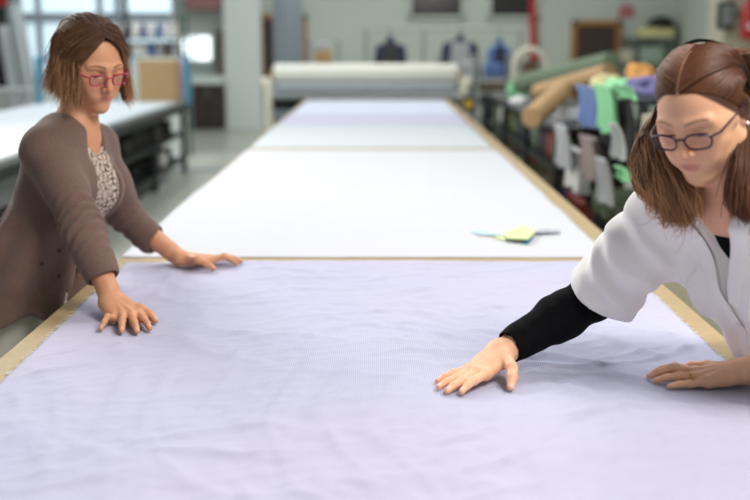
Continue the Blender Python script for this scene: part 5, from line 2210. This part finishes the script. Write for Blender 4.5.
# right edge: steel cabinet column with switch box, red extinguisher, white bowl lamp
c, s_ = px_box(722, 775, -40, 130, 10.5, .5)
cab = empty('steel_cabinet', (c[0], c[1], 0)); tag(cab, 'tall grey steel cabinet at right edge, behind woman in white coat', 'cabinet')
MB().box((c[0], c[1], 1.15), (s_[0], .5, 2.3), bev=.01).build('cabinet_body', M['beige'], cab)
for sx in (-1, 1):
    d_ = MB().box((c[0] + sx * s_[0] / 4, c[1] - .262, 1.15), (s_[0] / 2 - .012, .02, 2.2), bev=.004).build('cabinet_door', M['beige'], cab)
    MB().cyl((c[0] + sx * .03, c[1] - .275, 1.05), (c[0] + sx * .03, c[1] - .275, 1.2), .008, 8).build('handle', M['steel'], d_)
sbx = at(731, 15, 10.2)
sw = empty('switch_box', (sbx.x, c[1] - .33, sbx.z - .14)); tag(sw, 'dark grey switch box fixed high on steel cabinet', 'switch box')
MB().box((sbx.x, c[1] - .33, sbx.z), (.15, .10, .27), bev=.01).build('casing', M['darkmetal'], sw)
MB().box((sbx.x, c[1] - .386, sbx.z), (.11, .012, .20), bev=.004).build('front_plate', M['steel'], sw)
ex = at(749, 20, 10.2)
fe = empty('fire_extinguisher', (ex.x, ex.y, ex.z - .26)); tag(fe, 'red fire extinguisher hung beside switch box at right edge', 'fire extinguisher')
MB().lathe([(.045, -.19), (.07, -.18), (.075, -.15), (.075, .10), (.06, .16), (.025, .19), (.022, .22)], (ex.x, ex.y, ex.z), 24).build('cylinder', M['red'], fe, True)
MB().box((ex.x, ex.y, ex.z + .24), (.03, .09, .05), bev=.01).build('valve', M['black'], fe)
MB().tube([(ex.x + .02, ex.y - .02, ex.z + .22), (ex.x + .09, ex.y - .03, ex.z + .12), (ex.x + .09, ex.y - .03, ex.z - .1)], .012, 8).build('hose', M['black'], fe, True)
MB().box((ex.x - .01, ex.y - .072, ex.z - .06), (.05, .012, .06), bev=.004).build('tag_plate', M['whitecloth'], fe)
MB().box((ex.x, (ex.y + c[1] - .26) / 2 + .03, ex.z + .05), (.04, abs(c[1] - .275 - ex.y) - .07, .04)).build('hook', M['darkmetal'], fe)
lp = at(709, 44, 15)
lm = empty('hanging_lamp', (lp.x, lp.y, lp.z - .05)); tag(lm, 'white bowl lamp hanging behind head of woman in white coat', 'lamp')
MB().lathe([(.13, -.03), (.135, -.02), (.12, .02), (.07, .055), (.03, .07), (.03, .11)], (lp.x, lp.y, lp.z), 24).build('lamp_shade', M['whitecloth'], lm, True)
MB().cyl((lp.x, lp.y, lp.z + .1), (lp.x, lp.y, CEIL_Z), .008, 6).build('cord', M['black'], lm, True)

# --- left side --------------------------------------------------------------------------------
LX0, LX1, LY0, LY1 = -3.75, -2.22, 2.2, 12.3
lt_ = empty('work_table', ((LX0 + LX1) / 2, (LY0 + LY1) / 2, 0))
tag(lt_, 'second long table at left, dark rack of shelves beneath it', 'table')
MB().box(((LX0 + LX1) / 2, (LY0 + LY1) / 2, .82), (LX1 - LX0, LY1 - LY0, .05), bev=.005).build('tabletop', M['steel'], lt_)
for z in (.16, .46):
    MB().box(((LX0 + LX1) / 2, (LY0 + LY1) / 2, z), (LX1 - LX0 - .06, LY1 - LY0 - .1, .03)).build('shelf', M['darkmetal'], lt_)
for i in range(7):
    y = LY0 + .08 + (LY1 - LY0 - .16) * i / 6
    for x in (LX0 + .06, LX1 - .06):
        MB().box((x, y, .3975), (.06, .06, .795), bev=.004).build('leg', M['darkmetal'], lt_)
MB().box((LX1 - .02, (LY0 + LY1) / 2, .755), (.03, LY1 - LY0, .07)).build('edge_rail', M['darkmetal'], lt_)
M['lines'] = mat_stripes('ruled_cloth', (196, 206, 214), (222, 227, 231), 3.2, 'Y', bump=0)
MBc = MB().box(((LX0 + LX1) / 2 + .02, 7.2, .8485), (1.42, 9.4, .005))
lone(MBc, 'ruled_cloth', M['lines'], 'pale cloth with faint cross lines spread along second table at left', 'cloth')
rn = random.Random(5)
boxm = [('grey', 'greycloth'), ('dark', 'charcoal'), ('white', 'whitecloth'), ('brown', 'brownc'), ('black', 'black')]
for si, zb in enumerate((.175, .475)):
    y = 6.2
    while y < 11.9:
        w_ = rn.uniform(.22, .42)
        h = rn.uniform(.10, .24)
        cn, mk = rn.choices(boxm, [3, 4, 1, 2, 3])[0]
        x = LX1 - .10 - rn.uniform(.16, .26)
        o = MB().box((0, 0, h / 2), (.30, w_, h), bev=.012).build('storage_box', M[mk])
        o.location = (x, y + w_ / 2, zb + .001)
        nm = ('bottom', 'upper')[si]
        tag(o, '%s box on %s shelf under second table at left' % (cn, nm), 'box', '%s boxes on the %s shelf under the left table' % (cn, nm))
        y += w_ + rn.uniform(.05, .3)
gr = on_z(3, 205, .02)
gc = empty('plastic_crate', (LX1 - .25, 5.0, .476)); tag(gc, 'green plastic crate on shelf under near part of second table', 'crate')
cr = MB()
for sx, sy, w_, d_ in ((0, -.2, .36, .02), (0, .2, .36, .02), (-.17, 0, .02, .4), (.17, 0, .02, .4)):
    cr.box((LX1 - .25 + sx, 5.0 + sy, .476 + .11), (w_, d_, .22), bev=.004)
cr.build('crate_wall', mat('green_plastic', (20, 130, 100), .4, var=.05), gc)
MB().box((LX1 - .25, 5.0, .486), (.34, .4, .02)).build('crate_floor', mat('green_plastic_floor', (20, 130, 100), .4, var=.05), gc)

# cardboard box and blue frame on the far part of the second table
zt2 = .852
bz = 11.6
c, s_ = px_box(138, 175.5, 60, 97, bz, .28)
bx = empty('cardboard_box', (c[0], c[1], zt2)); tag(bx, 'large tan cardboard box standing on far end of second table', 'box')
hgt = at(160, 60, bz).z - zt2
MB().box((c[0], c[1], zt2 + hgt / 2), (s_[0], .28, hgt), bev=.008).build('carton', M['kraft'], bx)
MB().box((c[0], c[1] - .02, zt2 + hgt + .012), (s_[0] - .02, .24, .02), rot=(.03, 0, 0)).build('flap', M['cream'], bx)
fz = 11.2
pa, pb_ = at(37, 57, fz), at(187, 57, fz)
bf = empty('post_stand', ((pa.x + pb_.x) / 2, pa.y, zt2)); tag(bf, 'blue metal stand of two posts over far part of second table', 'stand')
for x, ht in ((pa.x, pa.z), (pb_.x, pa.z + .02)):
    MB().box((x, pa.y, (zt2 + ht) / 2 if x > LX0 else ht / 2), (.055, .055, (ht - zt2) if x > LX0 else ht), bev=.005).build('post', M['bluepaint'], bf)
MB().box(((pa.x + at(75, 57, fz).x) / 2, pa.y, pa.z - .02), (at(75, 57, fz).x - pa.x, .04, .04)).build('crossbar', M['bluepaint'], bf)
px_item('plastic_bag', 176.5, 184, 58, zt2, 11.9, .12, mat('lilac_plastic', (176, 180, 214), .3, var=.2), 'lilac plastic bag beside blue post', 'bag', bev=.03)

# shelf of thread cones before the glazed partition
tz = 13.4
ta, tb = at(112, 56, tz), at(181, 56, tz)
tsh = rack('thread_rack', 'dark green rack of coloured thread cones before the glazed partition', ta.x, tb.x, ta.y, ta.y + .45, (at(150, 56, tz).z, at(150, 37, tz).z), at(150, 14, tz).z, mat('dark_green_metal', (70, 92, 88), .5, var=.1), 2, .02)
MB().box(((ta.x + tb.x) / 2, ta.y + .22, at(150, 56, tz).z / 2 - .02), (tb.x - ta.x - .06, .4, at(150, 56, tz).z - .06)).build('lower_panel', M['wallwhite'], tsh)
cols = [('white', 'whitecloth'), ('white', 'whitecloth'), ('cream', 'rollwhite'), ('violet', 'purplec'), ('orange', 'orangec'), ('brown', 'brownc'), ('pink', 'pinkc'), ('navy', 'navy'), ('pale blue', 'denim'), ('grey', 'greycloth')]
rn = random.Random(9)
cone_mesh = {}
for si, py in enumerate((56, 37)):
    zb = at(150, py, tz).z
    n = 16
    for k in range(n):
        cn, mk = rn.choice(cols)
        x = ta.x + .09 + (tb.x - ta.x - .18) * (k // 2) / (n // 2 - 1) + (.03 if k % 2 else 0)
        if mk not in cone_mesh:
            o = MB().lathe([(.048, 0), (.052, .012), (.050, .03), (.026, .165), (.014, .17), (.014, .19)], (0, 0, 0), 14).build('thread_cone', M[mk], smooth=True)
            cone_mesh[mk] = o
        else:
            o = cone_mesh[mk].copy(); COL.objects.link(o)
        o.location = (x, ta.y + (.09 if k % 2 == 0 else .24), zb + .001)
        sh = ('lower', 'upper')[si]
        tag(o, '%s thread cone on %s shelf of the thread rack' % (cn, sh), 'thread cone', '%s thread cones on the %s shelf' % (cn, sh))
p = at(126.5, 30, 12.9)
lone(MB().cyl((p.x, p.y, 0), (p.x, p.y, CEIL_Z - .02), .03, 12), 'steel_pole', M['darkmetal'], 'thin dark pole rising in front of the thread rack', 'pole', smooth=True)

# recess by the pier: counter, dark cabinet, shelves
kz = 17.9
c, s_ = px_box(193, 223, 84, 124, kz, .5)
cb = empty('base_cabinet', (c[0], c[1], 0)); tag(cb, 'dark brown base cabinet with white top beside white wall pier', 'cabinet')
zc0 = at(205, 84, kz).z
MB().box((c[0], c[1], zc0 / 2), (s_[0], .5, zc0), bev=.006).build('cabinet_body', M['darkbrown'], cb)
MB().box((c[0], c[1] - .02, zc0 + .07), (s_[0] + .01, .54, .14), bev=.006).build('counter', M['wallwhite'], cb)
for sx in (-1, 1):
    d_ = MB().box((c[0] + sx * s_[0] / 4, c[1] - .262, zc0 / 2), (s_[0] / 2 - .02, .02, zc0 - .06), bev=.004).build('cabinet_door', M['darkbrown'], cb)
    MB().cyl((c[0] + sx * .03, c[1] - .275, zc0 - .2), (c[0] + sx * .03, c[1] - .275, zc0 - .08), .008, 8).build('handle', M['steel'], d_)
c2, s2 = px_box(217, 225, 30, 74, kz, .3)
lone(MB().box((c2[0], c2[1], c2[2]), s2, bev=.01).box((c2[0], c2[1], (zc0 + .14 + c2[2] - s2[2] / 2) / 2 + .001), (s2[0] * .8, .2, c2[2] - s2[2] / 2 - zc0 - .142)), 'coat_locker', M['brownc'], 'narrow brown locker standing on white counter beside pier', 'locker')
c3, s3 = px_box(186, 224, -14, 10, kz, .3)
lone(MB().box((c3[0], BACK_Y - .16, c3[2]), (s3[0], .3, s3[2]), bev=.02), 'wall_cabinet', mat('faded_rose_paint', (160, 112, 112), .6, var=.15), 'faded rose wall cabinet above the bright window', 'cabinet')

# far left: leaning pale tubes, dark coats, rail
for k, (p0, p1, r) in enumerate([((14, 6), (30, 96), .10), ((3, 26), (15, 96), .07)]):
    a = at(*p0, 13.3 + .35 * k); b = at(*p1, 13.3 + .35 * k)
    d = (b - a); t_ = (0.01 - a.z) / d.z
    foot = a + d * t_
    lone(MB().tube([foot, a], r, 16), 'leaning_tube', M['steel'] if k == 0 else M['greycloth'], ['long pale grey tube leaning at far left, beside glazed partition', 'thinner grey tube leaning left of the long pale tube'][k], 'tube', smooth=True)
for k, (x0, x1, y0, y1, m_, l_) in enumerate([(-14, 6, 6, 92, 'black', 'black coat hanging at far left edge'), (4, 14, 20, 92, 'charcoal', 'charcoal coat hanging beside black coat at far left'), (-6, 7, -12, 9, 'red', 'red bag hanging above black coat at far left corner')]):
    hanging('hanging_coat' if k < 2 else 'hanging_bag', x0, x1, y0, y1, 13.75 + .22 * k, M[m_], l_, 40 + k, .12, 'coat' if k < 2 else 'bag')
a, b = at(-30, 90, 12.55), at(36, 90, 12.55)
rr2 = empty('pipe_rail', ((a.x + b.x) / 2, a.y, 0)); tag(rr2, 'grey pipe rail standing low at far left behind second table', 'rail')
MB().cyl((a.x, a.y, a.z), (b.x, a.y, a.z), .035, 12).build('rail_bar', M['greycloth'], rr2, True)
for x in (a.x + .1, b.x - .1):
    MB().cyl((x, a.y, 0), (x, a.y, a.z), .03, 10).build('post', M['greycloth'], rr2, True)

# ------------------------------------------------------------------ light
w = bpy.data.worlds.new('world')
SC.world = w
w.use_nodes = True
bg = w.node_tree.nodes['Background']
bg.inputs['Color'].default_value = (0.90, 0.95, 1.0, 1)
bg.inputs['Strength'].default_value = 0.35


def area(name, loc, target, sx, sy, power, color=(1, 1, 1)):  # area lights only, unseen; no fixture is built for them
    l = bpy.data.lights.new(name, 'AREA')
    l.shape = 'RECTANGLE'; l.size = sx; l.size_y = sy
    l.energy = power; l.color = color
    o = bpy.data.objects.new(name, l)
    COL.objects.link(o)
    o.location = loc
    o.rotation_euler = (Vector(target) - Vector(loc)).to_track_quat('-Z', 'Y').to_euler()
    return o


area('window_light', (-3.6, 6.6, 4.2), (-.2, 2.4, .9), 1.8, 1.8, 300, (1.0, .97, .93))
area('unseen_overhead_light', (0.3, 6.5, 4.4), (0.1, 6.2, 0), 2.2, 5.0, 80, (.97, .99, 1.0))
area('unseen_overhead_light', (1.6, 1.0, 3.6), (.2, 2.2, .9), 1.3, 1.3, 115, (1.0, .94, .87))  # added fill, brightens the white coat and the face above it
area('unseen_overhead_light', (0.5, 15.0, 4.4), (0.5, 15.0, 0), 5.0, 2.0, 170, (1.0, .99, .94))
area('unseen_overhead_light', (1.5, 4.6, 4.3), (.75, 2.0, 1.2), 1.4, 1.4, 75, (1.0, .98, .96))  # added to brighten the coat sleeve and hair from behind
area('unseen_overhead_light', (0.4, 10.8, 4.4), (0.2, 12.2, .9), 1.6, 1.6, 60, (1.0, .99, .94))  # added to lift the winding machine and its cream roll
area('unseen_overhead_light', (-3.6, 10.5, 4.4), (-3.6, 10.5, 0), 2.0, 5.0, 140, (.95, .99, 1.0))

vs = SC.view_settings
vs.view_transform = 'Standard'
vs.look = 'None'
vs.gamma = 1.0
vs.use_curve_mapping = False
vs.exposure = 0.04
SC.cycles.use_denoising = True
